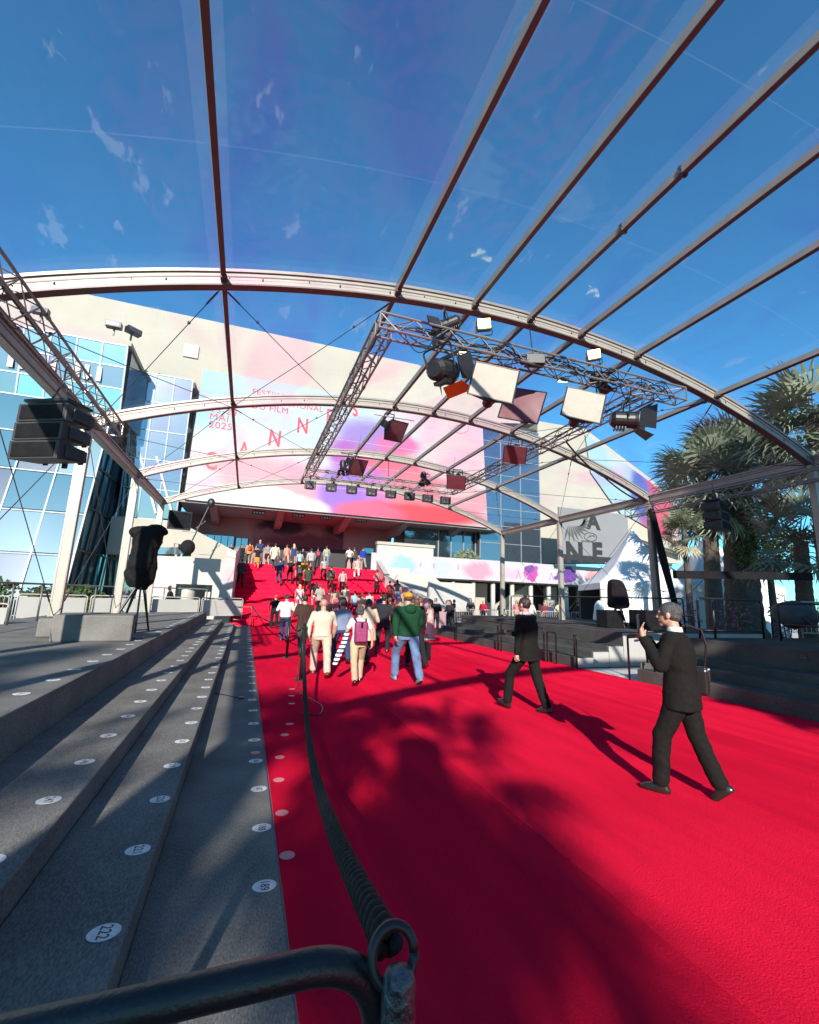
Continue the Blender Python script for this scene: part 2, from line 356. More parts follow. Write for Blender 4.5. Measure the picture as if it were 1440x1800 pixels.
# left cheek pier and walls
pier = thing('stair_side_wall', 'white sloping side wall left of the red stairs', 'wall', (0, 0, 0))
MB().prism([(-1.43, 25.2, 0.05), (-.66, 25.2, .0), (-.66, 25.2, 3.75), (-1.11, 25.2, 3.94), (-1.21, 25.2, 2.82), (-1.27, 25.2, 1.52)], (0, .5, 0)).build('pier', white_m, pier)
MB().prism([(-.64, 25.7, 0), (-.64, 35, 0), (-.64, 35, 4.9), (-.64, 31, 4.5), (-.64, 25.7, 3.7)], (-.25, 0, 0)).build('cheek', white_m, pier)
fw = thing('white_parapet_wall', 'white wall with a dark opening left of the staircase', 'wall', (0, 0, 0))
Y1 = 26.0
def rect(mb, u0, v0, u1, v1): pass
# wall pieces around the opening
Lx = (-5.11, 26, 0.69); Rx = (-1.42, 26, 0.77); T1 = (-3.81, 26, 3.36); O0 = (-3.39, 26, 1.98); O1 = (-1.67, 26, 2.03); OB = (-2.33, 26, 0.87)
MB().box2((Lx[0], Y1, 0), (O0[0], Y1 + .3, T1[2])).build('wall_panel', white_m, fw)
MB().box2((O0[0], Y1, O0[2]), (O1[0], Y1 + .3, T1[2])).build('wall_panel', white_m, fw)
MB().box2((O1[0], Y1, 0), (-1.2, Y1 + .3, T1[2])).build('wall_panel', white_m, fw)
MB().box2((O0[0], Y1, 0), (O1[0], Y1 + .3, .55)).build('wall_panel', white_m, fw)
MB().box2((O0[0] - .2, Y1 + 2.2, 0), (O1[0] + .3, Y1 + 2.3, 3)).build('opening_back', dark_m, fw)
MB().tube([(O0[0] + .45, Y1 + 1.0, 0), (O0[0] + .45, Y1 + 1.0, 3)], .42, 20).build('round_column', white_m, fw, smooth=True)
MB().box2((O0[0] + 1.35, Y1 + .8, 0), (O0[0] + 1.6, Y1 + 1.1, 3)).build('inner_post', concrete, fw)
# sloping ramp wall above
rw = thing('sloping_ramp_wall', 'cream wall with a sloping top above the white wall left of the stairs', 'wall', (0, 0, 0))
Y2 = 28.0
MB().prism([(-5.54, 28, 3.4), (-3.08, 28, 3.55), (-3.12, 28, 3.93), (-3.32, 28, 4.17), (-4.02, 28, 4.22), (-4.21, 28, 5.33), (-3.81, 28, 5.4), (-1.23, 28, 4.19), (-0.74, 28, 2.97), (-0.55, 28, 1.04), (-5.22, 28, 0.92)], (0, .3, 0)).build('ramp_wall', cream, rw)
MB().prism([(-6.18, 29, 3.43), (-6.42, 29, 5.22), (-4.3, 29, 5.43), (-4.08, 29, 3.56)], (0, .3, 0)).build('rear_wall', cream, rw)
MB().prism([(-5.58, 28.7, 3.57), (-5.63, 28.7, 3.95), (-3.39, 28.7, 4.11), (-3.35, 28.7, 3.71)], (0, .2, 0)).build('dark_slot', dark_glass, rw)

# right cheek: parapet that steps down towards the right
rc = thing('stair_parapet', 'pinkish white parapet stepping down along the right side of the red stairs', 'parapet', (0, 0, 0))
pk = mat('pinkish_white_paint', (.42, .30, .29), .6, 0, .05, 1)
P1 = [(9.55, 34.6), (9.25, 31.0), (9.0, 30.2), (11.2, 25.2)]
Z1 = [4.45, 3.15, 3.0, 1.1]
for i in range(3):
    (a, b), (c, d) = P1[i], P1[i + 1]
    MB().prism([(a, b, 0), (c, d, 0), (c, d, Z1[i + 1]), (a, b, Z1[i])], (.0, .0, 0) if 0 else ((.28, .03, 0) if i < 2 else (.25, .12, 0))).build('parapet_panel', pk, rc)
    MB().beam((a + .14, b, Z1[i] + .04), (c + .14, d, Z1[i + 1] + .04), .36, .07).build('coping', white_m, rc)
MB().prism([(9.7, 33, 0), (9.7, 33, 3.9), (11.8, 33, 3.9), (11.8, 33, 0)], (0, .3, 0)).build('parapet_panel', white_m, rc)
# white walls right of the stairs
wr = thing('white_terrace_wall', 'bright white terrace wall right of the red stairs under the canopy', 'wall', (0, 0, 0))
a1 = (8.77, 36, 6.42); a2 = (16.06, 36, 6.32)
MB().box2((9.95, 36, 0), (15.0, 36.4, 5.95)).build('wall_panel', white_m, wr)
MB().box2((9.9, 35.9, 5.96), (15.1, 36.5, 6.2)).build('coping', cream, wr)
MB().prism([(8.92, 32, 0.61), (10.54, 32, 3.33), (13.37, 32, 3.38), (16.7, 32, 0.78)], (0, .3, 0)).build('ramp_side', white_m, wr)
MB().prism([(12.71, 31, 0.73), (12.65, 31, 2.9), (16.16, 31, 2.88), (16.18, 31, 0.81)], (0, .3, 0)).build('lower_panel', white_m, wr)

# ------------------------------------------------------------ convention hall
hall = thing('convention_hall', 'huge cream festival hall with an overhanging canopy above the red stairs', 'building', (0, 0, 0))
MB().prism([(-60, 37.6, 8.2), (-60, 37.6, 23.6), (13.59, 37.6, 23.79), (21.7, 37.6, 21.73), (26.91, 37.6, 20.42), (26.9, 37.6, 19.97), (20.09, 37.6, 19.01), (20.4, 37.6, 8.4)], (0, 3, 0)).build('upper_wall', cream, hall)
gx0 = (20.38, 37.9, 18.99)[0]; gx1 = (27.28, 37.9, 17.94)[0]
MB().prism([(27.34, 37.9, 20.48), (33.56, 37.9, 20.6), (37.86, 37.9, 18.4), (42.76, 37.9, 15.95), (46.36, 37.9, 13.51), (46.52, 37.9, 6.57), (26.99, 37.9, 5.46)], (0, 2, 0)).build('side_wing_wall', cream, hall)
MB().box2((-4.95, 36.15, 8.22), (20.35, 37.6, 8.6)).build('fascia', soffit_m, hall)
MB().prism([(-4.95, 36.2, 8.6), (20.35, 36.2, 8.6), (20.35, 37.3, 19.1), (-4.95, 37.3, 19.1)], (0, .28, 0)).build('sloping_fascia', cream, hall)
MB().box2((-5.3, 36.2, 8.05), (22, 46, 8.2)).build('soffit', soffit_m, hall)
for xx in (-3.2, 1.8, 7.2, 12.4, 17.6):
    MB().prism([(xx, 36.3, 8.048), (xx, 41.9, 8.048), (xx, 41.9, 7.3), (xx, 39.4, 7.3)], (.55, 0, 0)).build('soffit_beam', brown_m if xx < 12 else soffit_m, hall)
MB().box2((-5.3, 42, 3.7), (13, 42.3, 8.05)).build('entrance_wall', brown_m, hall)
MB().box2((-1.2, 41.9, 3.7), (-.2, 41.99, 6.3)).build('door', dark_glass, hall)
MB().box2((-5.2, 41.9, 3.7), (-1.4, 41.99, 6.4)).build('door', dark_glass, hall)
MB().box2((1.7, 41.9, 3.7), (5.2, 41.99, 5.9)).build('door', dark_m, hall)
MB().box2((5.4, 41.9, 3.7), (8.6, 41.99, 5.9)).build('door', dark_m, hall)
MB().box2((10.2, 41.9, 3.7), (11.2, 41.99, 6.2)).build('door', dark_glass, hall)
MB().box2((11.3, 41.88, 3.7), (11.42, 41.99, 6.2)).build('door_frame', white_m, hall)
for k in range(14): MB().box2((-5.2 + k * .55, 41.84, 3.7), (-5.15 + k * .55, 41.9, 6.35)).build('door_mullion', black_m, hall)
MB().box2((13, 41, 3.7), (22, 41.3, 8.05)).build('entrance_wall', soffit_m, hall)
mural_m = blob_mat('dim_mural_print', (.22, .12, .13), [(-1.6, .6, 1.9, .9, (.02, .012, .03)), (4, .4, 1.8, .7, (.025, .015, .035)), (1.6, -1.0, 5.5, .8, (.10, .015, .03)), (1.2, .9, 1.2, .5, (.18, .12, .14))], dscale=.7, distort=.5, ink_gain=1)
mu = MB().box((0, 0, 0), (8.0, 2.6, .03)).build('mural', mural_m, hall, loc=(4.2, 41.84, 7.2)); mu.rotation_euler = (R(90), 0, 0)
MB().box2((20.4, 37.9, 3.0), (21.4, 38.2, 8.6)).build('recess_wall', dark_m, hall)
# dark glass strip with panes
def panes(par, x0, x1, z0, z1, y, nx, nz, gm, fm, fr=.06, slope=0, name='pane'):
    dx = (x1 - x0) / nx; dz = (z1 - z0) / nz
    me = MB().box((0, 0, 0), (dx - fr, .03, dz - fr)).mesh(name, gm)
    for i in range(nx):
        for j in range(nz):
            o = inst(name, me, par, (x0 + dx * (i + .5), y + slope * (z0 + dz * (j + .5) - z0), z0 + dz * (j + .5)), (math.atan(-slope) + random.uniform(-.006, .006), 0, random.uniform(-.006, .006)))
    f = MB()
    for i in range(nx + 1): f.beam((x0 + dx * i, y, z0), (x0 + dx * i, y + slope * (z1 - z0), z1), fr, .12, (0, 1, 0))
    for j in range(nz + 1): f.beam((x0, y + slope * dz * j, z0 + dz * j), (x1, y + slope * dz * j, z0 + dz * j), .10, fr * .9)
    f.build('window_frame', fm, par)
frame_g = mat('grey_window_frame', (.22, .25, .27), .5, .2)
gs = thing('glass_stairwell', 'tall strip of blue grey glazing between the poster and the right wall', 'window', (0, 0, 0))
panes(gs, gx0 + .1, gx1, 5.4, 19.0, 37.75, 3, 8, smoke_glass, frame_g)
MB().box2((gx0, 38, 4), (gx1, 38.2, 19.5)).build('backing', dark_m, gs)
MB().box2((13.2, 38.6, 3.7), (gx1 + 5, 38.8, 8.0)).build('dark_lobby_glass', dark_glass, hall)
for k in range(9): MB().box2((16.5 + k * 1.3, 38.5, 3.7), (16.58 + k * 1.3, 38.6, 8.0)).build('lobby_mullion', frame_g, hall)
# giant festival poster
B0 = Vector((-4.9, 36.0, 8.2)); tilt = math.atan2(10.9, 1.1)
pos = [ # s, t, rs, rt, colour
    (*(2.85, 9.43), 5.5, 3.2, (.42, .72, .74)), (*(8.49, 10.58), 6, 3, (.55, .74, .74)), (*(9.39, 7.49), 7.5, 2.6, (.60, .76, .77)),
    (*(0.05, 6.37), 2.6, 1.6, (.36, .66, .78)), (*(3.76, 4.55), 4.5, 1.8, (.72, .67, .72)), (*(1.87, 2.84), 3, 1.6, (.80, .70, .70)),
    (*(5.26, 2.11), 6.5, 2.0, (.84, .42, .47)), (*(0.09, 1.24), 2.2, 1.6, (.72, .68, .72)),
    (*(21.66, 10.81), 4.0, 3.2, (.80, .62, .62)), (*(22.72, 6.84), 3.4, 2.6, (.84, .56, .58)), (*(18.46, 12.01), 4, 1.2, (.78, .74, .66)),
    (*(14.14, 7.1), 3.0, 1.9, (.34, .24, .66), .4), (*(12.02, 5.27), 1.8, 1.4, (.45, .14, .55)), (*(16.51, 7.14), 2.2, 1.0, (.75, .16, .42)),
    (*(16.01, 3.97), 3.8, 2.4, (.85, .14, .24)), (*(13.5, 2.37), 3.2, 1.8, (.50, .20, .70)), (*(11.59, 1.64), 2.0, 2.2, (.36, .16, .75)),
    (*(19.76, 2.56), 5.0, 1.8, (.86, .22, .26)), (*(23.73, 2.46), 2.6, 1.2, (.86, .36, .40)), (*(18.65, 0.61), 6.5, .9, (.84, .05, .08)), (*(14.05, 0.41), 3, .8, (.86, .12, .25)), (*(22.02, 3.25), 2.0, .5, (.86, .52, .5)),
    (*(5, 0.21), 5.6, 1.5, (.84, .76, .70), .1), (*(0.63, -0.03), 4, 1.1, (.80, .74, .76))]
poster_m = blob_mat('festival_poster_print', (.72, .72, .72), pos, distort=.35, dscale=.3, soft=.38)
poster = MB().box2((0, 0, -.02), (25.2, 10.95, .02)).build('festival_poster', poster_m, None, loc=B0 + Vector((0, -.03, 0)))
poster.rotation_euler = (tilt, 0, 0)
tag(poster, 'giant pastel festival poster with red letters CANNES above the stairs', 'poster')
ltr = mat('coral_red_ink', (.50, .035, .05), .6)
for (ch, (s, t), sz, rot) in [('C', (1.47, 3.16), 1.75, .10), ('A', (3.72, 4.44), 1.6, .02), ('N', (5.95, 5.78), 1.75, -.04), ('N', (8.08, 7.27), 1.7, 0), ('E', (10.26, 8.56), 1.6, .0), ('S', (12.47, 9.58), 1.5, .1)]:
    o = text_mesh(ch, sz, ltr, 'letter', .01, poster, (s, t, .032), (0, 0, rot), bold=.03); o.scale = (.74, 1.15, 1)
for (tx, (s, t), sz) in [('FESTIVAL', (5.82, 9.66), .82), ('INTERNATIONAL', (5.99, 9.32), .8), ('DU FILM', (4.95, 8.64), .8)]:
    pass
for k, (tx, (s, t), sz, al) in enumerate([('FESTIVAL', (3.83, 9.73), .70, 'LEFT'), ('INTERNATIONAL', (3.89, 9.11), .70, 'LEFT'), ('DU FILM', (3.91, 8.44), .74, 'LEFT'), ('13-24', (0.89, 7.56), .82, 'LEFT'), ('MAI', (0.92, 6.92), .82, 'LEFT'), ('2025', (0.96, 6.24), .82, 'LEFT')]):
    text_mesh(tx, sz, ltr, 'lettering', .01, poster, (s, t, .032), (0, 0, 0), spacing=1.08, align=al, bold=.0)
pinkl = mat('pale_pink_ink', (.45, .17, .20), .6)
em = MB(); s, t = (22.59, 9.83)
em.tube([(s + 1.05 * math.cos(a), t + .75 * math.sin(a), .03) for a in [i * math.pi / 12 for i in range(25)]], .03, 5)
for k in range(7): em.tube([(s - .6, t - .3, .03), (s - .2 + k * .1, t + .1 + .05 * k, .03), (s - .3 + k * .18, t + .42 - .09 * abs(k - 2), .03)], .022, 4)
em.build('palm_emblem', pinkl, poster)
sm = MB()
for zz in (2.2, 4.4, 6.6, 8.8): sm.box((12.6, zz, .021), (25.1, .015, .004))
sm.build('seam', mat('poster_seam', (.5, .45, .48), .7), poster)
for (nm, u, v) in [('a', 70, 548), ('b', 200, 573), ('c', 232, 583)]: pass
fl = thing('roof_floodlight', 'grey floodlight on the cream wall, leftmost above the glass bay', 'floodlight', (-14.7, 34, 19.53), 0, 'floodlights above the glass bay')
MB().box((0, 0, .15), (.95, .5, .4)).build('lamp_housing', black_m, fl); MB().box((0, -.26, .15), (.8, .03, .28)).build('lens', lens_m, fl); MB().beam((0, .2, -.5), (0, .2, .1), .1, .1).build('bracket', steel, fl)
f2 = copy_tree(fl); f2.location = (-10.43, 34, 19.56); f2['label'] = 'grey floodlight on the middle of the glass bay roof edge'
f3 = copy_tree(fl); f3.location = (-9.22, 34, 19.38); f3.rotation_euler.z = .7; f3['label'] = 'grey floodlight turned sideways at the right corner of the glass bay roof'
bevel(MB().box((0, 0, 0), (1.1, .06, 1.1)).build('wall_hatch', white_m, hall, loc=(-5.99, 37.5, 20.66)), .01)

# upper glass bay and blue grey glazing left of the poster
gb = thing('upper_glass_bay', 'turquoise glass bay projecting high on the cream wall at upper left', 'window', (0, 0, 0))
panes(gb, -17.5, -9.0, 13.2, 17.6, 33.1, 6, 3, teal_light, frame_g, .1, -.13)
for k, o in enumerate([c for c in gb.children if c.name.startswith('pane')]):
    if k % 3 == 1 or random.random() < .2: o.material_slots[0].link = 'OBJECT'; o.material_slots[0].material = dark_glass
    elif random.random() < .3: o.material_slots[0].link = 'OBJECT'; o.material_slots[0].material = teal_glass
for xx in (-16.6, -15.1, -14.5, -12.9, -11.6, -11.1, -10.4): MB().beam((xx, 32.72, 14.9), (xx, 32.68, 15.9), random.uniform(.15, .4), .04).build('interior_column', white_m, gb)
MB().box2((-17.6, 33.3, 13.0), (-8.9, 37.4, 17.6)).build('bay_body', smoke_glass, gb)
MB().box2((-17.6, 32.5, 17.66), (-8.8, 37.6, 17.95)).build('roof_edge', cream, gb)
g2 = thing('stepped_glass_wall', 'dark blue grey glazed wall left of the poster with sky reflections', 'window', (0, 0, 0))
panes(g2, -9.0, -5.3, 6.6, 17.4, 36.3, 3, 5, smoke_glass, frame_g, .08, -.05)
MB().box2((-9.1, 36.5, 6.5), (-5.2, 37.6, 17.6)).build('backing', dark_m, g2)
for (q, w) in [((-8.2, 36.2, 14.2), (-5.6, 36.2, 7.2)), ((-8.9, 36.2, 13.2), (-6.6, 36.2, 7.0))]: MB().beam(q, w, .3, .15).build('stair_reflection_bar', concrete, g2)  # staircase reflections in the glazing, modelled as solid pale bars
MB().box2((-9.1, 36.0, 0), (-4.8, 36.3, 3.9)).build('ground_floor_glass', dark_glass, g2)
MB().box2((-9.1, 35.4, 3.9), (-4.8, 37.2, 6.45)).build('spandrel', cream, g2)

# left glass facade, leaning back
gl = thing('leaning_glass_facade', 'large turquoise glass facade leaning back at far left with palm reflections', 'building', (0, 0, 0))
panes(gl, -25.3, -9.3, .9, 13.2, 29.7, 8, 5, teal_glass, frame_g, .09, .25)
for k, o in enumerate([c for c in gl.children if c.name.startswith('pane')]):
    o.rotation_euler.x += random.uniform(-.03, .03); o.rotation_euler.z += random.uniform(-.04, .04)
    if random.random() < .35: o.material_slots[0].link = 'OBJECT'; o.material_slots[0].material = random.choice([teal_light, smoke_glass])
MB().prism([(-25.3, 29.9, .8), (-25.3, 40, .8), (-25.3, 40, 13.3), (-25.3, 33.1, 13.3)], (15.9, 0, 0)).build('building_core', smoke_glass, gl)
sg = MB().box((0, 0, 0), (.03, 1.3, 2.5)).mesh('side_pane', dark_glass)
for j in range(4):
    for k in range(4): inst('side_pane', sg, gl, (-9.36, 31.2 + .62 * j + k * 1.4 + .1, 2.5 + j * 2.62), m=random.choice([dark_glass, teal_glass, smoke_glass]))
f = MB()
for k in range(6): f.beam((-9.3, 29.8 + k * 1.4, .9), (-9.3, 32.8 + k * 1.4, 13.2), .1, .1)
for j in range(5): f.beam((-9.3, 30 + j * .6, 1.1 + j * 2.62), (-9.3, 37.4, 1.1 + j * 2.62), .1, .1)
f.build('side_frame', black_m, gl)
MB().box2((-60, 31, -.01), (-25.3, 50, 13)).build('rear_wing', cream, gl)

# right signboard, banner band, lower arcade
band_b = [(1.2, .0, 1.1, .75, (.45, .72, .82)), (4.6, .0, 1.0, .75, (.70, .74, .86)), (8.0, -.1, 1.3, .75, (.84, .42, .55)), (11.3, -.2, 1.1, .4, (.84, .60, .70)), (13.3, .05, .8, .7, (.70, .10, .50), .1), (13.2, .35, .6, .4, (.28, .10, .45), .12), (17.2, -.1, 1.25, .65, (.22, .06, .42), .1), (17.4, .3, .7, .4, (.16, .05, .35), .1), (20.5, -.1, 1.2, .5, (.84, .42, .45)), (23.2, .0, .9, .7, (.80, .12, .28), .12), (26.5, -.2, 2, .5, (.82, .30, .35)), (29.5, 0, 1.2, .5, (.84, .55, .6))]
band_m = blob_mat('balcony_banner_print', (.78, .74, .78), band_b, distort=.3, dscale=1.3, soft=.3, ink_gain=.46)
bn = MB().box((14, 0, 0), (31, 1.75, .04)).build('balcony_banner', band_m, None, loc=(10.6, 34.6, 4.22)); bn.rotation_euler = (R(90), 0, 0)
tag(bn, 'long balcony banner with pastel pink and purple blots under the glass terrace', 'banner')
dk = mat('banner_dark_ink', (.25, .15, .3), .6)
for (tx, q) in [('F', 2.7), ('E', 3.9), ('S', 6.1)]: text_mesh(tx, .5, dk, 'lettering', .005, bn, (q, .1, .03))
for q in (12.0, 15.5, 21.8):
    MB().tube([(q - .22, -.55, .03), (q, .1, .03), (q + .22, -.55, .03)], .03, 4).build('tower_print', dk, bn)
ar = thing('arcade', 'cream arcade with white columns and dark openings under the balcony banner', 'building', (0, 0, 0))
MB().box2((12.5, 34.8, 3.35), (42, 39, 3.5)).build('slab', cream, ar)
MB().box2((12.5, 38.8, 0), (42, 39, 3.35)).build('rear_wall', dark_m, ar)
cm = MB().tube([(0, 0, 0), (0, 0, 3.34)], .2, 14).mesh('column', white_m, True)
for k in range(11): inst('column', cm, ar, (14.6 + k * 1.95, 35.3, 0))
MB().prism([(19.5, 37, 0), (25.2, 37, 0), (25.2, 37, 3.3)], (0, .3, 0)).build('stair_flank', cream, ar)
MB().box2((13.2, 36.5, 0), (14.6, 36.8, 3.3)).build('wall_panel', white_m, ar)
for k in range(5): MB().box2((16.0 + k * 3.9, 37.8, 0), (17.4 + k * 3.9, 38.0, 3.2)).build('wall_panel', cream if k % 2 else soffit_m, ar)
# terrace plants on the balcony
hb = MB()
for k in range(900):
    a = random.random() * 6.28; b = random.random() ** .5; c = Vector((18.3 + 1.5 * b * math.cos(a), 36.2 + .8 * b * math.sin(a), 5.1 + 1.1 * (1 - b * b) * random.random()))
    d = Vector((random.uniform(-1, 1), random.uniform(-1, 1), random.uniform(-1, 1))).normalized() * .14; e = d.orthogonal().normalized() * .07
    hb.add([c - d, c + e, c + d, c - e], [(0, 1, 2, 3)])
tag(hb.build('terrace_shrub', mat('grey_green_leaf', (.16, .19, .11), .6, 0, .3, 4)), 'round grey green shrub on the terrace above the balcony banner', 'shrub')
bdm = mat('grey_board', (.17, .17, .175), .7, 0, .03, 1)
b4 = (25.87, 33, 5.01); b5 = (33.81, 33, 10.19)
board = MB().box2((b4[0], 33, 5.6), (b5[0], 33.15, b5[2])).build('grey_signboard', bdm); tag(board, 'large grey sign board with cropped dark letters behind the white tent', 'sign')
dark_ink = mat('charcoal_ink', (.018, .017, .017), .6)
def on_board(tx, u_v, size, **k): text_mesh(tx, size, dark_ink, 'lettering', .008, board, (u_v[0], 32.985, u_v[2]), (R(90), 0, 0), **k)
on_board('N', (27.44, 33, 6.06), 2.5, bold=.12); on_board('E', (29.99, 33, 6.23), 2.3, bold=.12); on_board('A', (29.69, 33, 9.11), 2.0, bold=.1)
on_board('FESTIVAL DE CANNES', (29.4, 33, 7.23), .24)
e = (29.29, 33, 7.7); em = MB().tube([(e[0] + .72 * math.cos(a), 32.98, e[2] + .38 * math.sin(a)) for a in [i * math.pi / 12 for i in range(25)]], .03, 5)
for k in range(7): em.tube([(e[0] - .4, 32.98, e[2] - .15), (e[0] - .1 + .07 * k, 32.98, e[2] + .03 * k), (e[0] - .2 + k * .12, 32.98, e[2] + .2 - .05 * abs(k - 2))], .018, 4)
em.build('palm_emblem', dark_ink, board); MB().box2((b4[0] + .02, 32.985, 5.45), (b5[0] - .02, 32.999, 5.95)).build('black_border', dark_ink, board)
pb = MB(); c = Vector((26.27, 33, 7.67))
for k in range(12):
    a = -1.9 + k * .27; d = Vector((math.cos(a), 0, math.sin(a))); n_ = Vector((-d.z, 0, d.x)); L = 1.5
    q = c + Vector((.6 + k * .13, -.03, .9)); pb.prism([q, q + d * L * .5 + n_ * .12, q + d * L, q + d * L * .5 - n_ * .12], (0, .012, 0))
pb.build('palm_print', mat('mid_grey_ink', (.06, .06, .055), .7), board)
# right wing poster
rp_m = blob_mat('wing_poster_print', (.48, .72, .80), [(6.2, 4, 2.6, 5, (.70, .10, .25)), (4.2, 5.5, 1.3, 3, (.10, .16, .55)), (8.0, 3, 1.6, 6, (.82, .10, .18)), (9.4, 1.5, 1.2, 3, (.84, .55, .55)), (1.2, 9.5, 1.3, 2.5, (.62, .74, .78)), (5.6, 8.2, 1.0, .9, (.5, .4, .7))], distort=.3, dscale=.4)
q0 = (38.42, 37.5, 11.35); 
pts = [(36.42, 37.6, 12.75), (37.89, 37.6, 11.32), (38.53, 37.6, 11.38), (46.17, 37.6, 8.34), (45.96, 37.6, 13.08), (42.39, 37.6, 15.5), (37.54, 37.6, 17.86), (33.34, 37.6, 19.94), (33.89, 37.6, 15.63)]
o_ = Vector(pts[0])
pm = MB().prism([(p[0] - o_.x, p[2] - 8.5, 0) for p in pts], (0, 0, .05)); wp = pm.build('wing_poster', rp_m, None, loc=(o_.x, 37.75, 8.5)); wp.rotation_euler = (R(90), 0, 0)
tag(wp, 'blue and pink poster on the sloping wall of the right wing', 'poster')
MB().beam((37.75, 37, 9.05), (45.53, 37, 7.6), .8, .35).build('canopy_slab', cream, hall)
MB().box2(tuple((39.52, 38.8, 6.22)), (46, 39, 9)).build('far_wall', smoke_glass, hall)

# ------------------------------------------------------------ clear roofed canopy tent
XL, XR, ZE, ZA = -3.85, 13.35, 5.45, 7.28
XC = (XL + XR) / 2; HW = (XR - XL) / 2; SAG = ZA - ZE; RAD = (HW * HW + SAG * SAG) / (2 * SAG)
def arc(x): return ZA - (RAD - math.sqrt(RAD * RAD - (x - XC) ** 2))
tent = thing('canopy_tent', 'big clear roofed canopy tent with curved aluminium arches over the red carpet', 'tent', (0, 0, 0))
FR = [-6, .4, 7, 12, 17, 22]
xs = [XL + (XR - XL) * i / 40 for i in range(41)]
def arch_mesh(y):
    g = MB(); w = .055; h = .13
    # outer box and a bronze lower flange, swept along the arc
    for (hw, z0, z1) in [(w, -.10, .10)]:
        ring = []
        for x in xs:
            z = arc(x); t = (x - XC) / RAD; nx, nz = t, math.sqrt(1 - t * t)
            ring.append([Vector((x + nx * z0, -hw, z + nz * z0)), Vector((x + nx * z1, -hw, z + nz * z1)), Vector((x + nx * z1, hw, z + nz * z1)), Vector((x + nx * z0, hw, z + nz * z0))])
        vs = [v for r in ring for v in r]; fs = []
        for i in range(len(ring) - 1):
            for k in range(4): fs.append((i * 4 + k, i * 4 + (k + 1) % 4, i * 4 + 4 + (k + 1) % 4, i * 4 + 4 + k))
        fs += [(0, 1, 2, 3), tuple(len(vs) - 4 + k for k in range(4))]
        g.add(vs, fs)
    return g
def sweep(z0, z1, y0, y1):
    g = MB(); vs = []; fs = []
    for x in xs:
        z = arc(x); t = (x - XC) / RAD; nx, nz = t, math.sqrt(1 - t * t)
        vs += [(x + nx * z0, y0, z + nz * z0), (x + nx * z1, y0, z + nz * z1), (x + nx * z1, y1, z + nz * z1), (x + nx * z0, y1, z + nz * z0)]
    for i in range(len(xs) - 1):
        for k in range(4): fs.append((i * 4 + k, i * 4 + (k + 1) % 4, i * 4 + 4 + (k + 1) % 4, i * 4 + 4 + k))
    fs += [(0, 1, 2, 3), tuple(len(vs) - 4 + k for k in range(4))]
    return g.add(vs, fs)
arch_me = arch_mesh(0).mesh('arch', alu_post); fl1 = sweep(-.125, -.10, -.075, .075).mesh('arch_flange', dark_alu); fl2 = sweep(.10, .15, -.085, .085).mesh('arch_keder', alu)
welt = sweep(.15, .155, -.22, .22).mesh('vinyl_hem', hem_m); rib_me = sweep(.02, .04, -.062, .062).mesh('arch_groove', dark_alu); rib2_me = sweep(-.03, -.022, -.058, .058).mesh('arch_groove', alu)
post_me = MB().box2((-.11, -.065, 0), (.11, .065, 1)).mesh('post', alu_post)
for y in FR:
    a = inst('arch', arch_me, tent, (0, y, 0)); inst('arch_flange', fl1, a); inst('arch_keder', fl2, a); inst('arch_groove', rib_me, a); inst('arch_groove', rib2_me, a); inst('vinyl_hem', welt, tent, (0, y, 0))
    for x, zb in ((XL, .70), (XR, .93)):
        p = inst('post', post_me, tent, (x, y, zb), (0, 0, 0), (1, 1, ZE - .05 - zb))
        g = MB()
        for q in (-.085, .085): g.box2((x + q - .012, y - .072, zb), (x + q + .012, y + .072, ZE - .06))
        g.build('post_groove', alu, tent)
        bevel(MB().box2((x - .2, y - .15, zb + .001), (x + .2, y + .15, zb + .02)).build('base_plate', steel, tent), .004)
    # bolts on the arch face
    g = MB()
    for q in range(26):
        x = XL + .4 + q * .66 + random.uniform(-.15, .15); g.tube([(x, y - .068, arc(x) + random.uniform(-.06, .0)), (x, y - .05, arc(x))], .011, 6)
    g.build('bolt_heads', black_m, tent, kind='stuff')
PX = [-.8, 2.05, 3.6, 4.85, 6.1, 7.6, 10.0]
for x in PX:
    for y0, y1 in zip(FR[:-1], FR[1:]):
        big = x == 4.85
        t = (x - XC) / RAD
        g = MB().box((0, 0, 0), (.07, y1 - y0 - .13, .12)).build('purlin', alu, tent, loc=(x, (y0 + y1) / 2, arc(x) + .02)); g.rotation_euler = (0, math.asin(t), 0)
        f_ = MB().box((0, 0, -.066), (.074, y1 - y0 - .13, .010)).build('purlin_flange', dark_alu, g)
        MB().box((0, 0, .13), (.34, y1 - y0 - .14, .002)).build('vinyl_hem', hem_m, g)
        if big and y0 == .4:
            for q in (-.2, .8): MB().box((.0, q, -.02), (.12, .05, .12)).build('bracket', steel, g)
        # brackets plate where the purlin meets the arch
        MB().prism([(-.05, (y1 - y0) / 2 - .07, -.05), (.05, (y1 - y0) / 2 - .07, -.05), (.05, (y1 - y0) / 2 - .20, -.05), (-.05, (y1 - y0) / 2 - .20, -.05)], (0, 0, -.05)).build('joint_plate', dark_alu, g)
for x, sg_ in ((XL, -1), (XR, 1)):
    for y0, y1 in zip(FR[:-1], FR[1:]):
        e = MB().box((0, 0, 0), (.16, y1 - y0 - .22, .26)).build('eave_beam', alu, tent, loc=(x, (y0 + y1) / 2, ZE - .02))
        MB().box((0, 0, -.10), (.175, y1 - y0 - .22, .03)).build('eave_groove', dark_alu, e); MB().box((0, 0, .14), (.24, y1 - y0 - .2, .03)).build('gutter_lip', alu_post, e); MB().box((0, 0, .05), (.172, y1 - y0 - .22, .02)).build('eave_groove', dark_alu, e)
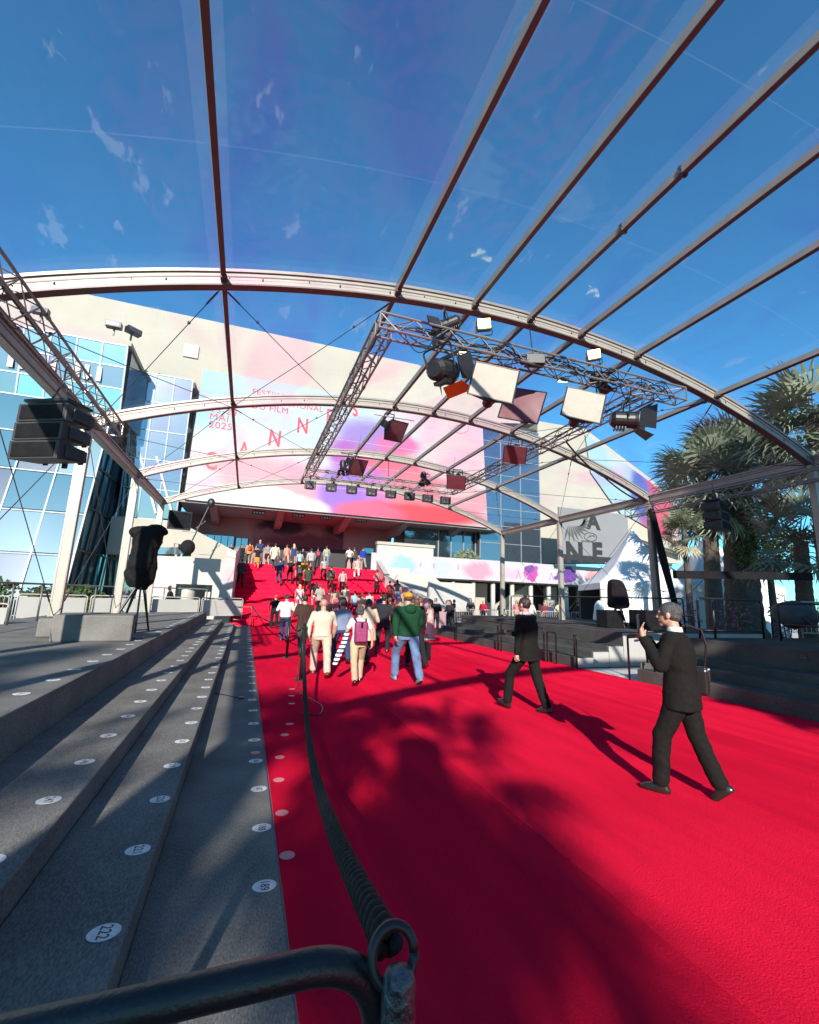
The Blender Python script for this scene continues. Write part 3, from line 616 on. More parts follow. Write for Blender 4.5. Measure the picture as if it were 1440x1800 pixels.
# vinyl panels: one per bay
ns = 40
for y0, y1 in zip(FR[:-1], FR[1:]):
    vs = []; fs = []; ny = 8
    for j in range(ny + 1):
        yy = y0 + .06 + (y1 - y0 - .12) * j / ny
        for x in xs:
            z = arc(x) + .152 - .05 * math.sin(math.pi * j / ny) + .012 * noise.noise(Vector((x * 1.1, yy * 1.1, 0)))
            vs.append((x, yy, z))
    for j in range(ny):
        for i in range(ns): a = j * (ns + 1) + i; fs.append((a, a + 1, a + ns + 2, a + ns + 1))
    MB().add(vs, fs).build('roof_panel', vinyl_m, tent, smooth=True)
    # welded seams across the film
    for q in ((.33, .66) if y0 < 10 else (.5,)):
        yy = y0 + (y1 - y0) * q; g = MB()
        g.tube([(x, yy, arc(x) + .152 - .05 * math.sin(math.pi * q)) for x in xs], .006, 4, flat=1); g.build('film_seam', hem_m if q < 2 else hem_m, tent)
# wire bracing
wire = mat('steel_wire', (.06, .06, .06), .4, .5)
wm = MB()
def roofpt(x, y): return Vector((x, y, arc(x) - .12))
for (y0, y1) in ((7, 12), (12, 17), (17, 22)):
    for (xa, xb) in ((-3.8, -.8), (-.8, 2.05), (7.6, 10.0), (10.0, 13.3)):
        for p, q in ((roofpt(xa, y0), roofpt(xb, y1)), (roofpt(xb, y0), roofpt(xa, y1))):
            c = MB().tube([p, p.lerp(q, .5) - Vector((0, 0, .03)), q], .008, 5)
            d = (q - p).normalized(); c.tube([p + d * .15, p + d * .5], .016, 6)
            c.ell(p + d * 1.1, (.03, .03, .03), 6, 4)
            c.build('brace_wire', wire, tent)
for x in (XL, XR):
    zb = 1.0
    for (y0, y1) in ((7, 12), (12, 17)) if x < 0 else ((2, 7), (7, 12), (12, 17), (17, 22)):
        for p, q in ((Vector((x, y0, 5.3)), Vector((x, y1, zb))), (Vector((x, y1, 5.3)), Vector((x, y0, zb)))):
            c = MB().tube([p, q], .009, 5); d = (q - p).normalized(); c.tube([q - d * .9, q - d * .55], .018, 6); c.build('brace_wire', wire, tent)

# ------------------------------------------------------------ box trusses
def truss(a, b, w=.29, n=None, r=.024, r2=.011, up=(0, 0, 1)):
    a, b = Vector(a), Vector(b); d = b - a; L = d.length; d.normalize(); x = d.cross(Vector(up)).normalized(); z = x.cross(d)
    n = n or max(2, round(L / .32)); g = MB(); cs = [(x * i + z * j) * w / 2 for i, j in ((-1, -1), (1, -1), (1, 1), (-1, 1))]
    for c in cs: g.tube([a + c, b + c], r, 7)
    for k in range(4):
        p, q = cs[k], cs[(k + 1) % 4]
        for i in range(n):
            u, v = (p, q) if (i + k) % 2 == 0 else (q, p)
            g.tube([a + d * L * i / n + u, a + d * L * (i + 1) / n + v], r2, 4, cap=False)
        for i in (0, n): g.tube([a + d * L * i / n + p, a + d * L * i / n + q], r2 * 1.3, 4, cap=False)
    for i in range(1, int(L / 2)):      # coupler sleeves
        for c in cs: g.tube([a + d * (i * 2 - .06) + c, a + d * (i * 2 + .06) + c], r * 1.5, 7)
    return g
TZ = 6.32
TX0, TX1, TY0, TY1 = 1.86, 7.95, 6.85, 17.1
tr = thing('lighting_truss', 'rectangular aluminium lighting truss hanging under the clear roof', 'truss', (0, 0, 0))
truss((TX0 - .15, TY0, TZ), (8.75, TY0, TZ)).build('truss_beam', truss_m, tr)
truss((TX0 - .15, TY1, TZ - .05), (TX1 + .15, TY1, TZ - .05)).build('truss_beam', truss_m, tr)
truss((TX0, TY0 + .16, TZ), (TX0, TY1 - .16, TZ - .05)).build('truss_beam', truss_m, tr)
truss((TX1, TY0 + .16, TZ), (TX1, TY1 - .16, TZ - .05)).build('truss_beam', truss_m, tr)
for (x, y) in ((3.0, 7), (4.9, 7), (6.6, 7), (2.0, 12), (7.9, 12), (2.2, 17), (5, 17), (7.6, 17)):
    MB().tube([(x, y - .1, TZ + .15), (x, y, arc(x) - .1)], .012, 5).build('hanger', black_m, tr)
for q in range(5):
    P_ = []; x = TX0 + random.uniform(0, 1)
    while x < 8.4: P_.append((x, TY0 + random.uniform(-.2, .05), TZ + random.choice([-.17, .0, .1]) + random.uniform(-.04, .04))); x += random.uniform(.25, .6)
    MB().tube(rounded(P_, .15, 3), .011, 5).build('power_cable', black_rail, tr, smooth=True)
for (xx, y0_, y1_) in ((TX0, TY0, TY1), (TX1, TY0, TY1)):
    P_ = []; y = y0_ + .3
    while y < y1_: P_.append((xx + random.uniform(-.08, .08), y, TZ + random.uniform(-.1, .12))); y += random.uniform(.3, .8)
    MB().tube(rounded(P_, .15, 3), .018, 5).build('power_cable', black_rail, tr, smooth=True)
for k in range(7):
    x = TX0 + .3 + k * .95; MB().tube(hang((x, TY0 - .1, TZ - .1), (x + random.uniform(.3, .6), TY0 - .05, TZ - .12), random.uniform(.12, .3), 8), .009, 5).build('power_cable', black_rail, tr, smooth=True)
tl = thing('side_truss', 'triangular truss with cables along the left eave of the tent', 'truss', (0, 0, 0))
truss((-3.3, 3.5, 5.5), (-3.3, 12.0, 5.4), .30).build('truss_beam', truss_m, tl)
MB().tube([(-3.36, 3.5, 5.6)] + [(-3.4 + random.uniform(-.03, .03), 3.5 + k * .5, 5.58 + random.uniform(-.03, .03)) for k in range(1, 17)] + [(-3.5, 12, 5.5)], .02, 6).build('cable_bundle', black_rail, tl)
tr2 = thing('side_truss', 'box truss along the shaded right eave of the tent above the palms', 'truss', (0, 0, 0))
truss((12.95, 4, 5.02), (12.95, 12.6, 5.0), .28).build('truss_beam', truss_m, tr2)
cb = MB().tube(hang((8.15, 10.0, 6.2), (10.6, 11.2, 5.75), .12, 10) + hang((10.6, 11.2, 5.75), (13.1, 12, 5.3), .1, 8)[1:], .028, 6).build('power_cable', black_rail, None, smooth=True)
tag(cb, 'thick black cable sagging from the truss to the right eave', 'cable')

# ------------------------------------------------------------ stage lights
def barn(name, label, loc, rot, s=1, group=None, orange=False):
    t = thing(name, label, 'stage light', loc, 0, group); t.rotation_euler = rot; t.scale = (s, s, s)
    b = MB().tube([(0, .26, 0), (0, .2, 0), (0, -.12, 0), (0, -.18, 0)], [.10, .15, .15, .17], 18).build('housing', black_m, t, smooth=False)
    MB().tube([(0, -.182, 0), (0, -.186, 0)], .145, 18).build('lens', lens_m, b)
    MB().tube([(.168 * math.cos(a), -.181, .168 * math.sin(a)) for a in [i * math.pi / 9 for i in range(19)]], .012, 5).build('lens_ring', steel, b)
    for k in range(4):
        a = k * math.pi / 2; M = Matrix.Rotation(a, 3, 'Y')
        pts = [M @ Vector(p) for p in ((-.15, -.19, .17), (.15, -.19, .17), (.22, -.42, .30), (-.22, -.42, .30))]
        MB().prism(pts, M @ Vector((0, 0, .006))).build('barn_door', black_m if not (orange and k == 2) else mat('amber_gel', (.75, .25, .03), .4), t)
    MB().tube(rounded([(-.2, 0, 0), (-.22, 0, .34), (.22, 0, .34), (.2, 0, 0)], .06), .014, 6).build('yoke', black_m, t)
    MB().box((0, 0, .37), (.06, .06, .08)).build('clamp', black_m, t)
    for k in range(4): MB().box((0, .02 + k * .05, -.17), (.2, .02, .05)).build('cooling_fin', black_m, t)
    return t
def softbox(name, label, loc, rot, w, face, group, depth=.45):
    t = thing(name, label, 'softbox', loc, 0, group); t.rotation_euler = rot
    h = w * .86
    P0 = [Vector((a * .1, depth, b * .1)) for a, b in ((-1, -1), (1, -1), (1, 1), (-1, 1))]; P1_ = [Vector((a * w / 2, 0, b * h / 2)) for a, b in ((-1, -1), (1, -1), (1, 1), (-1, 1))]
    MB().add(P0 + P1_, [(0, 1, 2, 3)] + [(i, (i + 1) % 4, 4 + (i + 1) % 4, 4 + i) for i in range(4)]).build('hood', black_cloth, t)
    g = MB(); n = 12; vs = []; fs = []
    for j in range(n + 1):
        for i in range(n + 1):
            u, v = i / n - .5, j / n - .5; vs.append((u * w * .96, -.004 - .012 * (1 - 4 * u * u) * (1 - 4 * v * v) + .006 * noise.noise(Vector((u * 5, v * 9, w))), v * h * .96))
    for j in range(n):
        for i in range(n): a = j * (n + 1) + i; fs.append((a, a + 1, a + n + 2, a + n + 1))
    g.add(vs, fs); g.build('diffuser', face, t, smooth=True)
    g = MB()
    for i in range(4): g.tube([P1_[i], P1_[(i + 1) % 4]], .012, 6)
    g.build('rim', black_m, t)
    MB().tube([(0, depth, 0), (0, depth + .22, 0)], .10, 14).build('lamp_head', black_m, t)
    MB().tube(rounded([(-.16, depth + .1, 0), (-.17, depth + .1, .3), (.17, depth + .1, .3), (.16, depth + .1, 0)], .05), .013, 6).build('yoke', black_m, t)
    return t
G1 = 'stage lights clamped to the near truss'
barn('barn_door_light', 'large barn door spotlight with amber gel, left of the pale softboxes', (2.84, 6.6, 5.56), (R(-20), R(8), R(125)), 1.25, G1, True)
barn('barn_door_light', 'barn door spotlight with grey flaps at the right end of the near truss', (7.07, 6.8, 5.46), (R(5), R(-6), R(60)), 1.15, G1)
softbox('softbox', 'pale square softbox on the near truss, larger one near the middle', (3.67, 6.3, 5.38), (R(-8), R(13), R(-22)), .78, diffuser_m, 'pale softboxes on the near truss')
softbox('softbox', 'pale square softbox on the near truss, right one beside the barn door light', (5.56, 6.3, 5.31), (R(-8), R(15), R(-26)), .72, diffuser_m, 'pale softboxes on the near truss')
softbox('softbox', 'dark red faced softbox tucked behind the middle pale softbox', (4.97, 7.4, 5.65), (R(-4), R(16), R(-38)), .82, maroon_face, 'dark red faced softboxes')
for (u, v, yy, lb, s_) in ((700, 762, 10.6, 'dark red faced softbox hanging alone left, upper of the pair on the left pipes', .62), (632, 822, 13.6, 'dark red faced softbox hanging low just above the row of small lights', .6)):
    pass
SB = [(((3.23, 10.4, 5.85)), (R(36), R(-8), R(28)), .62, 'dark red faced softbox hanging before the purple part of the poster'),
      (((2.96, 13.4, 5.65)), (R(34), R(-8), R(30)), .62, 'dark red faced softbox hanging above the row of small truss lights'),
      (((7.11, 11, 5.94)), (R(44), R(8), R(-32)), .66, 'dark red faced softbox hanging beside the right side truss'),
      (((6.73, 14.2, 5.8)), (R(42), R(6), R(-30)), .66, 'dark red faced softbox hanging low near the far end of the right side truss')]
for (l_, r_, w_, lb) in SB:
    s_ = softbox('softbox', lb, l_, r_, w_, maroon_face, 'dark red faced softboxes', .34)
    pp = thing('hanging_pipe', 'thin black pipe carrying ' + {0: 'the softbox before the purple poster area', 1: 'the softbox over the small truss lights', 2: 'the softbox beside the right side truss', 3: 'the softbox at the far end of the right truss'}[SB.index((l_, r_, w_, lb))], 'pipe', (l_[0], l_[1] + .3, l_[2] + .45), 0, 'pipes carrying the dark red softboxes')
    MB().tube([(-.5, .1, .08), (.55, -.1, 0)], .018, 7).build('pipe', truss_m, pp); MB().tube([(0, 0, .02), (0, 0, -.2)], .022, 6).build('clamp', black_m, pp)
    MB().tube([(0, 0, .05), (.1, 0, 6.9 - l_[2] - .5)], .006, 4).build('hanger_wire', wire, pp)
def flood(label, loc, rz):
    t = thing('flood_light', label, 'floodlight', loc, 0, 'lit floodlights above the near truss'); t.rotation_euler = (R(12), R(-8), rz)
    bevel(MB().box((0, 0, 0), (.26, .12, .20)).build('housing', black_m, t), .01); MB().box((0, -.062, .02), (.235, .01, .17)).build('lit_face', lit_m, t)
    MB().tube(rounded([(-.15, 0, 0), (-.15, 0, -.18), (.15, 0, -.18), (.15, 0, 0)], .04), .010, 6).build('yoke', black_m, t)
    return t
flood('small lit yellow floodlight near the arch, left one of the two', (3.69, 6.7, 6.7), R(-18)); flood('small lit yellow floodlight near the arch, right one of the two', (6.22, 6.7, 6.66), R(-30))
h1 = barn('hanging_spotlight', 'black spotlight standing above the truss left of the lit floodlight', (3.04, 6.8, 6.62), (R(20), 0, R(-120)), .8, G1)
h2 = barn('hanging_spotlight', 'black spotlight half hidden behind the truss left of the right barn door light', (6.59, 7, 6.35), (R(60), 0, R(40)), .7, G1)
bb = thing('black_light_box', 'black boxy light fixture in the middle of the near truss', 'stage light', (4.83, 6.75, 6.27), R(-20), G1)
bevel(MB().box((0, 0, 0), (.36, .2, .2)).build('housing', black_m, bb), .012); MB().tube([(-.18, 0, 0), (-.27, 0, 0)], .09, 12).build('lens', lens_m, bb); MB().box((0, 0, .13), (.06, .06, .08)).build('clamp', black_m, bb)
for k, (u, v) in enumerate(((680, 618), (1000, 667))):
    o = thing('work_light', ('small pale lit panel under the near truss, left' if k == 0 else 'small pale lit panel under the near truss beside the pale softboxes'), 'stage light', (3.44, 7.1, 6.33) if k == 0 else (5.77, 7.1, 6.23), R(-20), G1)
    MB().box((0, 0, 0), (.22, .12, .05)).build('housing', black_m, o); MB().box((0, -.0, -.028), (.2, .1, .006)).build('lit_face', mat('dim_lit_panel', (.9, .88, .7), .5, emit=(1, .95, .7), estr=1.2), o)
# row of small moving lights under the far truss
G2 = 'small four leaf lights hanging under the far truss'
ml = thing('par_light', 'first small black light from the left under the far truss', 'stage light', (1.93, 17.05, 5.78), 0, G2)
bevel(MB().box((0, 0, 0), (.30, .2, .30)).build('housing', black_m, ml), .01)
for (a, b) in ((-.07, .07), (.07, .07), (-.07, -.07), (.07, -.07)): MB().tube([(a, -.101, b), (a, -.106, b)], .05, 10).build('lens', lens_m if b > 0 else steel, ml)
for k in (-1, 1): MB().box((k * .19, -.05, 0), (.012, .26, .32)).build('side_door', black_m, ml)
MB().tube([(0, 0, .15), (0, 0, .34)], .02, 6).build('clamp', black_m, ml)
names = ['second', 'third', 'fourth', 'fifth', 'sixth', 'seventh']
for k, (u, v) in enumerate(((583, 0), (619, 0), (654, 0), (688, 0), (720, 0), (751, 0))):
    c = copy_tree(ml); f_ = (k + 1) / 7
    q0 = Vector((1.93, 17.05, 5.78)); q1 = Vector((7.57, 17.05, 5.77)); c.location = q0.lerp(q1, f_); c['label'] = names[k] + ' small black light from the left under the far truss'
c = copy_tree(ml); c.location = (7.57, 17.05, 5.77); c['label'] = 'rightmost small black light under the far truss'
for (u, k) in ((0, 0), (1, 1)):
    o = barn('profile_spot', ('white and black spotlight standing upright on the far truss, left' if k == 0 else 'white and black spotlight standing upright on the far truss, right'), ((3.14, 17, 6.72) if k == 0 else (6.56, 17, 6.68)), (R(80), 0, R(10)), .8, 'spotlights on the far truss')
# lamps under the soffit
for k, (u, v) in enumerate(((455, 899), (525, 905), (573, 909), (635, 913))):
    loc = ((0.38, 37, 7.98), (3.46, 37, 8.04), (5.68, 37, 8.05), (8.68, 37, 8.09))[k]
    t = thing('blinder_light', ['leftmost', 'second', 'third', 'rightmost'][k] + ' eight bulb blinder hanging under the hall canopy', 'stage light', loc, 0, 'eight bulb blinders under the hall canopy')
    MB().box((0, 0, 0), (.95, .15, .5)).build('housing', black_m, t)
    for i in range(4):
        for j in range(2): MB().tube([((i - 1.5) * .22, -.08, (j - .5) * .23), ((i - 1.5) * .22, -.1, (j - .5) * .23)], .075, 8).build('bulb', white_m, t)
    MB().tube([(0, 0, .25), (0, 0, max(.3, 8.06 - loc[2]))], .03, 6).build('hanger', black_m, t)

# ------------------------------------------------------------ loudspeaker arrays
def line_array(label, loc, rz, n=3, tilt_=.06):
    t = thing('line_array_speaker', label, 'loudspeaker', loc, rz, 'hanging line array speakers')
    w, d, h = .78, .46, .26; z = 0
    for k in range(n):
        # trapezoid cabinet
        g = MB().prism([(-w / 2, -d / 2, -h / 2), (w / 2, -d / 2, -h / 2), (w / 2, d / 2, -h / 2 + .06), (-w / 2, d / 2, -h / 2 + .06)], (0, 0, 0)) if 0 else MB().add([(-w / 2, -d / 2, -h / 2), (w / 2, -d / 2, -h / 2), (w / 2, d / 2, -h / 2 + .05), (-w / 2, d / 2, -h / 2 + .05), (-w / 2, -d / 2, h / 2), (w / 2, -d / 2, h / 2), (w / 2, d / 2, h / 2 - .05), (-w / 2, d / 2, h / 2 - .05)], [(3, 2, 1, 0), (4, 5, 6, 7), (0, 1, 5, 4), (1, 2, 6, 5), (2, 3, 7, 6), (3, 0, 4, 7)])
        c = bevel(g.build('cabinet', mat('dark_grey_cabinet', (.03, .029, .027), .6), t, loc=(0, -k * .01, -k * (h + .008))), .012); c.rotation_euler = (tilt_ * k * .3, 0, 0)
        for s_ in (-1, 1):
            bevel(MB().box((s_ * (w / 2 + .012), .02, 0), (.024, .3, .17)).build('side_handle', black_rail, c), .01)
            MB().box((s_ * (w / 2 - .1), d / 2 + .004, 0), (.08, .012, .2)).build('rear_plate', steel if k == 9 else black_rail, c)
        MB().box((0, -d / 2 - .006, 0), (w - .12, .012, h - .06)).build('grille', black_cloth, c)
    g = MB().box((0, 0, h / 2 + .06), (w * .9, d * .9, .04))
    for s_ in (-1, 1): g.tube([(s_ * .2, 0, h / 2 + .06), (0, 0, h / 2 + .42)], .012, 6)
    for k in range(n): g.box((0, d / 2 + .02, -k * (h + .012)), (.06, .04, h - .02))
    g.build('rigging_frame', black_m, t)
    MB().tube([(0, 0, h / 2 + .4), (0, 0, h / 2 + .7)], .012, 6).build('hanging_chain', steel, t)
    return t
line_array('black three cabinet speaker hanging from the left eave truss', (-2.76, 7.4, 4.03), R(-28))
a2_ = line_array('black three cabinet speaker hanging from the right eave before the palm trunks', (12.48, 9, 4.52), R(20), 3)
sp3 = thing('black_speaker_box', 'black speaker box mounted on the far left tent post', 'loudspeaker', (-3.11, 22.4, 4.76), R(10)); bevel(MB().box((0, 0, 0), (.95, .5, .8)).build('cabinet', black_m, sp3), .02); MB().box((0, -.26, 0), (.85, .02, .7)).build('grille', black_cloth, sp3); MB().beam((-.4, .1, 0), (-.8, .1, 0), .06, .06).build('bracket', black_m, sp3)

# ------------------------------------------------------------ rails, ropes, barriers
def rail(name, label, paths, r=.022, m=None, cat='handrail', group=None, rad=.1, pname='rail'):
    t = thing(name, label, cat, (0, 0, 0), 0, group)
    for p in paths: MB().tube(rounded(p, rad), r, 8).build(pname, m or black_rail, t, smooth=True)
    return t
# foreground rail right in front of the camera
RY = (0.11, 0.83, 1.12)[1]; RX = (0.27, 0.83, 1.12)[0]
fr_ = thing('black_handrail', 'thick black handrail curving down in the extreme foreground at the bottom edge', 'handrail')
pts = [(-.60, RY, 1.12), (RX, RY, 1.12), (RX, RY, 0)]
MB().tube(rounded(pts, .13, 12), .025, 20).build('top_rail', black_rail, fr_, smooth=True)
MB().tube([(-.60, RY, 1.10), (-.60, RY, 0)], .031, 16).build('rail_post', black_rail, fr_, smooth=True)
MB().tube([(-.58, RY, .55), (RX, RY, .55)], .02, 12).build('mid_rail', black_rail, fr_, smooth=True)
RG = Vector((0.28, 0.8, 1.13))
MB().tube([RG + Vector((.036 * math.cos(a), .012 * math.sin(a), .036 * math.sin(a))) for a in [i * math.pi / 12 for i in range(25)]], .0085, 10).build('ring', black_m, fr_, smooth=True)
ep = MB().lathe([(.012, 0), (.021, .004), (.024, .03), (.022, .05), (.027, .07), (.027, .12), (.022, .135), (.008, .142)], (RG.x + .004, RG.y - .02, .985), 18).build('worn_end_fitting', steel, fr_, smooth=True)
# twisted rope
def rope(label, a, b, sag, r=.026, pitch=.115, n=260, group='black crowd ropes'):
    c = hang(a, b, sag, n); L = sum((c[i + 1] - c[i]).length for i in range(n)); g = MB()
    m_ = int(L / pitch * 12); fine = []
    for i in range(m_ + 1):
        f_ = i / m_ * n; k = min(int(f_), n - 1); fine.append(c[k].lerp(c[k + 1], f_ - k))
    for s_ in range(3):
        P = []
        for i, p in enumerate(fine):
            t = (fine[min(i + 1, m_)] - fine[max(i - 1, 0)]).normalized(); u = t.cross(Vector((0, 0, 1))).normalized(); w = t.cross(u)
            ph = 2 * math.pi * (i / 12 + s_ / 3); P.append(p + (u * math.cos(ph) + w * math.sin(ph)) * r * .62)
        g.tube(P, r * .47, 8)
    o = g.build('twisted_rope', rope_m, None, smooth=True); return tag(o, label, 'rope', group)
PA = Vector((1.2, 9.65, 1.05)); PB = Vector((1.19, 12.85, 1.0)); PC = Vector((.42, 25.0, .95))
rope('long twisted black rope running from the foreground rail to the first post', RG + Vector((.0, .03, .0)), PA, .66)
rope('black rope hanging between the two rope posts beside the walking people', PA, PB, .18, .022, .1, 60)
rope('black rope sagging from the second post to the foot of the red stairs', PB, PC, .32, .03, .2, 80)
for (p, lb) in ((PA, 'black rope post with a cable taped to it, nearest of the three'), (PB, 'tall black rope post, second from the camera'), (PC, 'black rope post at the foot of the red stairs')):
    t = thing('rope_post', lb, 'post', (p.x, p.y, .004), 0, 'black rope posts along the carpet')
    MB().tube([(0, 0, 0), (0, 0, p.z + .05)], .035, 12).build('pole', black_rail, t, smooth=True); MB().lathe([(.14, 0), (.14, .012), (.04, .03)], n=20).build('base', black_rail, t)
    MB().tube([(.04 * math.cos(a), 0, p.z + .04 * math.sin(a)) for a in [i * math.pi / 8 for i in range(17)]], .008, 6).build('rope_ring', steel, t)
cab = MB().tube(rounded([PA + Vector((-.05, 0, .2)), PA + Vector((-.06, 0, -.5)), (1.12, 9.6, .02), (1.12, 9.2, .014), (.98, 8.6, .014), (1.15, 7.9, .014), (1.30, 7.3, .014), (1.15, 6.8, .014), (.90, 6.9, .014)], .35, 8), .008, 6).build('loose_cable', black_rail, None, smooth=True); tag(cab, 'thin black cable trailing from the rope post over the red carpet', 'cable')
cab = MB().tube([(-.33, 8.55, .02), (-.2, 8.45, .016), (0, 8.2, .016), (.05, 8.15, .016)], .007, 6); cab.box((.09, 8.1, .02), (.08, .05, .03)); tag(cab.build('loose_cable', black_rail), 'short cable with a black plug lying on the lowest grey step', 'cable')
# carpet side barrier on the right
G3 = 'black tube barriers along the right carpet edge'
def edge_rail(label, y0, y1, y2):
    return rail('tube_barrier', label, [[(8.36, y0, 0), (8.36, y0, .95), (8.36, y1, .95), (8.36, y1, 0)], [(8.36, y1 + .22, 0), (8.36, y1 + .22, .93), (8.36, y2, .93), (8.36, y2, 0)]], .021, None, 'barrier', G3)
edge_rail('black tube barrier on the carpet edge ending in twin posts, right of the pink dress', 17.2, 14.15, 12.0) if 0 else None
rail('tube_barrier', 'black tube barrier on the carpet edge between the pink dress and the dark suited man', [[(4.65, 11.64, 0) if 0 else (8.36, 17.4, 0), (8.36, 17.4, .95), (8.36, 14.1, .95), (8.36, 14.1, 0)]], .022, None, 'barrier', G3)
rail('tube_barrier', 'black tube barrier on the carpet edge partly behind the dark suited man', [[(8.36, 13.88, 0), (8.36, 13.88, .95), (8.36, 11.5, .95), (8.36, 11.5, 0)]], .022, None, 'barrier', G3)
rail('tube_barrier', 'low rounded black tube frame right of the dark suited man', [[(8.36, 11.35, 0), (8.36, 11.35, .86), (8.36, 10.95, .86), (8.36, 10.95, 0)]], .022, None, 'barrier', G3)
rail('tube_barrier', 'black tube frame with clamps at the corner of the white side panels', [[(8.4, 10.15, 0), (8.4, 10.15, .86), (8.62, 10.5, .86), (8.62, 10.5, .27)]], .022, None, 'barrier', G3)
rail('tube_barrier', 'black tube frame at the near shaded step block behind the man with the phone', [[(8.5, 8.5, 0), (8.5, 8.5, 1.02), (8.62, 7.9, 1.02), (8.62, 7.9, .27)], [(8.5, 8.5, .95), (8.7, 8.2, 1.0), (8.75, 8.2, .42)]], .024, None, 'barrier', G3)
# railings standing on the right decks
G4 = 'black railings on the right decks'
rail('deck_railing', 'long black railing at the back of the far right deck', [[(12.9, 20.4, .93), (12.9, 20.4, 1.95), (12.9, 10.6, 1.95), (12.9, 10.6, .93)], [(12.9, 16.5, .93), (12.9, 16.5, 1.95)], [(12.9, 13.4, .93), (12.9, 13.4, 1.95)]], .025, None, 'railing', G4)
rail('deck_railing', 'black railing frame beside the wrapped camera on the right deck', [[(10.3, 9.6, 1.0), (11.2, 9.8, 1.02), (11.3, 9.8, 1.45), (12.4, 9.9, 1.45)]], .03, None, 'railing', G4)
rail('deck_railing', 'black tube frame behind the head of the man with the phone', [[(10.45, 8.2, .97), (10.45, 8.2, 1.92), (12.4, 8.0, 1.92), (12.4, 8.0, .97)], [(10.45, 8.2, 1.15), (12.4, 8.0, 1.15)], [(10.9, 8.15, .97), (10.9, 8.15, 1.92)]], .028, None, 'railing', G4)
rail('deck_railing', 'long black railing on the near right deck before the bin', [[(12.4, 7.6, .97), (12.4, 7.6, 1.86), (12.4, 1, 1.86)], [(12.4, 5.2, .97), (12.4, 5.2, 1.86)], [(12.4, 7.5, 1.35), (12.4, 5.3, 1.35)]], .024, None, 'railing', G4)
beam_ = MB().beam((8.58, 7.2, 2.37), (11.45, 6.3, 2.43), .12, .16).build('black_padded_beam', black_cloth); tag(beam_, 'black wrapped horizontal beam between the right tent posts', 'beam')
pl_ = MB().tube([(13.0, 11.5, .95), (12.95, 11.6, 5.0)], .06, 8).build('thin_pole', black_rail); tag(pl_, 'thin black pole standing beside the right tent post', 'pole')
dr = MB().tube([(12.85, 11.5, 4.95), (12.9, 11.2, 3.2), (13.0, 11.0, 1.9), (13.05, 10.9, 1.0)], [.10, .12, .09, .05], 8).build('cable_drape', black_cloth, smooth=True); tag(dr, 'bundle of black cables and cloth draped down the right tent post', 'cable bundle')
# left deck railing
grey_rail = mat('grey_steel_rail', (.12, .125, .12), .45, .4)
G5 = 'dark railings along the left deck'
rail('deck_railing', 'grey railing along the outer edge of the left deck', [[(-5.4, 7.6, .7), (-5.4, 7.6, 1.72), (-5.4, 23.8, 1.72), (-5.4, 23.8, .7)]] + [[(-5.4, y_, .7), (-5.4, y_, 1.72)] for y_ in (10.8, 13.9, 15.6, 17.2, 20.5)], .026, grey_rail, 'railing', G5)
rail('deck_railing', 'grey railing across the far end of the left deck and steps', [[(-5.2, 24.1, .7), (-5.2, 24.1, 1.75), (-1.75, 24.1, 1.75), (-1.75, 24.1, .7)], [(-1.75, 24.1, 1.3), (-.75, 24.3, 1.3), (-.75, 24.3, .35)], [(-1.75, 24.2, .95), (.40, 24.6, .95), (.40, 24.6, .0)], [(-3.6, 24.1, .7), (-3.6, 24.1, 1.75)]], .024, grey_rail, 'railing', G5)
# white crowd barriers
def barrier(label, loc, rz, L=2.3, bars=14, solid=False, group='white crowd barriers'):
    t = thing('crowd_barrier', label, 'barrier', loc, rz, group)
    MB().tube(rounded([(0, 0, 0), (0, 0, 1.05), (L, 0, 1.05), (L, 0, 0)], .12), .022, 8).build('frame', white_m, t, smooth=True)
    if solid: MB().box((L / 2, 0, .58), (L - .1, .02, .75)).build('panel', white_m, t)
    else:
        MB().tube([(0, 0, .2), (L, 0, .2)], .016, 6).build('lower_bar', white_m, t)
        bm_ = MB().tube([(0, 0, .2), (0, 0, 1.04)], .009, 5).mesh('bar', white_m)
        for k in range(1, bars): inst('bar', bm_, t, (L * k / bars, 0, 0))
    for x in (.25, L - .25): MB().beam((x, -.28, .02), (x, .28, .02), .05, .03).build('foot', white_m, t)
    return t
for k in range(5): barrier('white slatted barrier behind the left deck, ' + ['farthest left', 'second from left', 'third from left', 'fourth from left', 'right end'][k], (-17.0 + k * 2.4, 24 + k * .5, .1), R(8))
for k in range(4): barrier('white solid panel barrier behind the camera box, ' + ['leftmost', 'second', 'third', 'nearest the staircase'][k], (-7.6 + k * 1.9, 20.0 + k * 1.2, .3), R(30), 2.1, solid=True)
barrier('white solid barrier beside the left tent post at the frame edge', (-8.0, 13.4, .15), R(20), 2.6, solid=True)
barrier('white framed barrier behind the thin palm trunk on the right', (14.6, 8.4, .9), R(-10), 2.2, group='white crowd barriers')
for k in range(6): barrier('white crowd barrier in front of the standing crowd, ' + ['first', 'second', 'third', 'fourth', 'fifth', 'last'][k] + ' from the left', (12.6 + k * 2.45, 27.5, 0), 0)

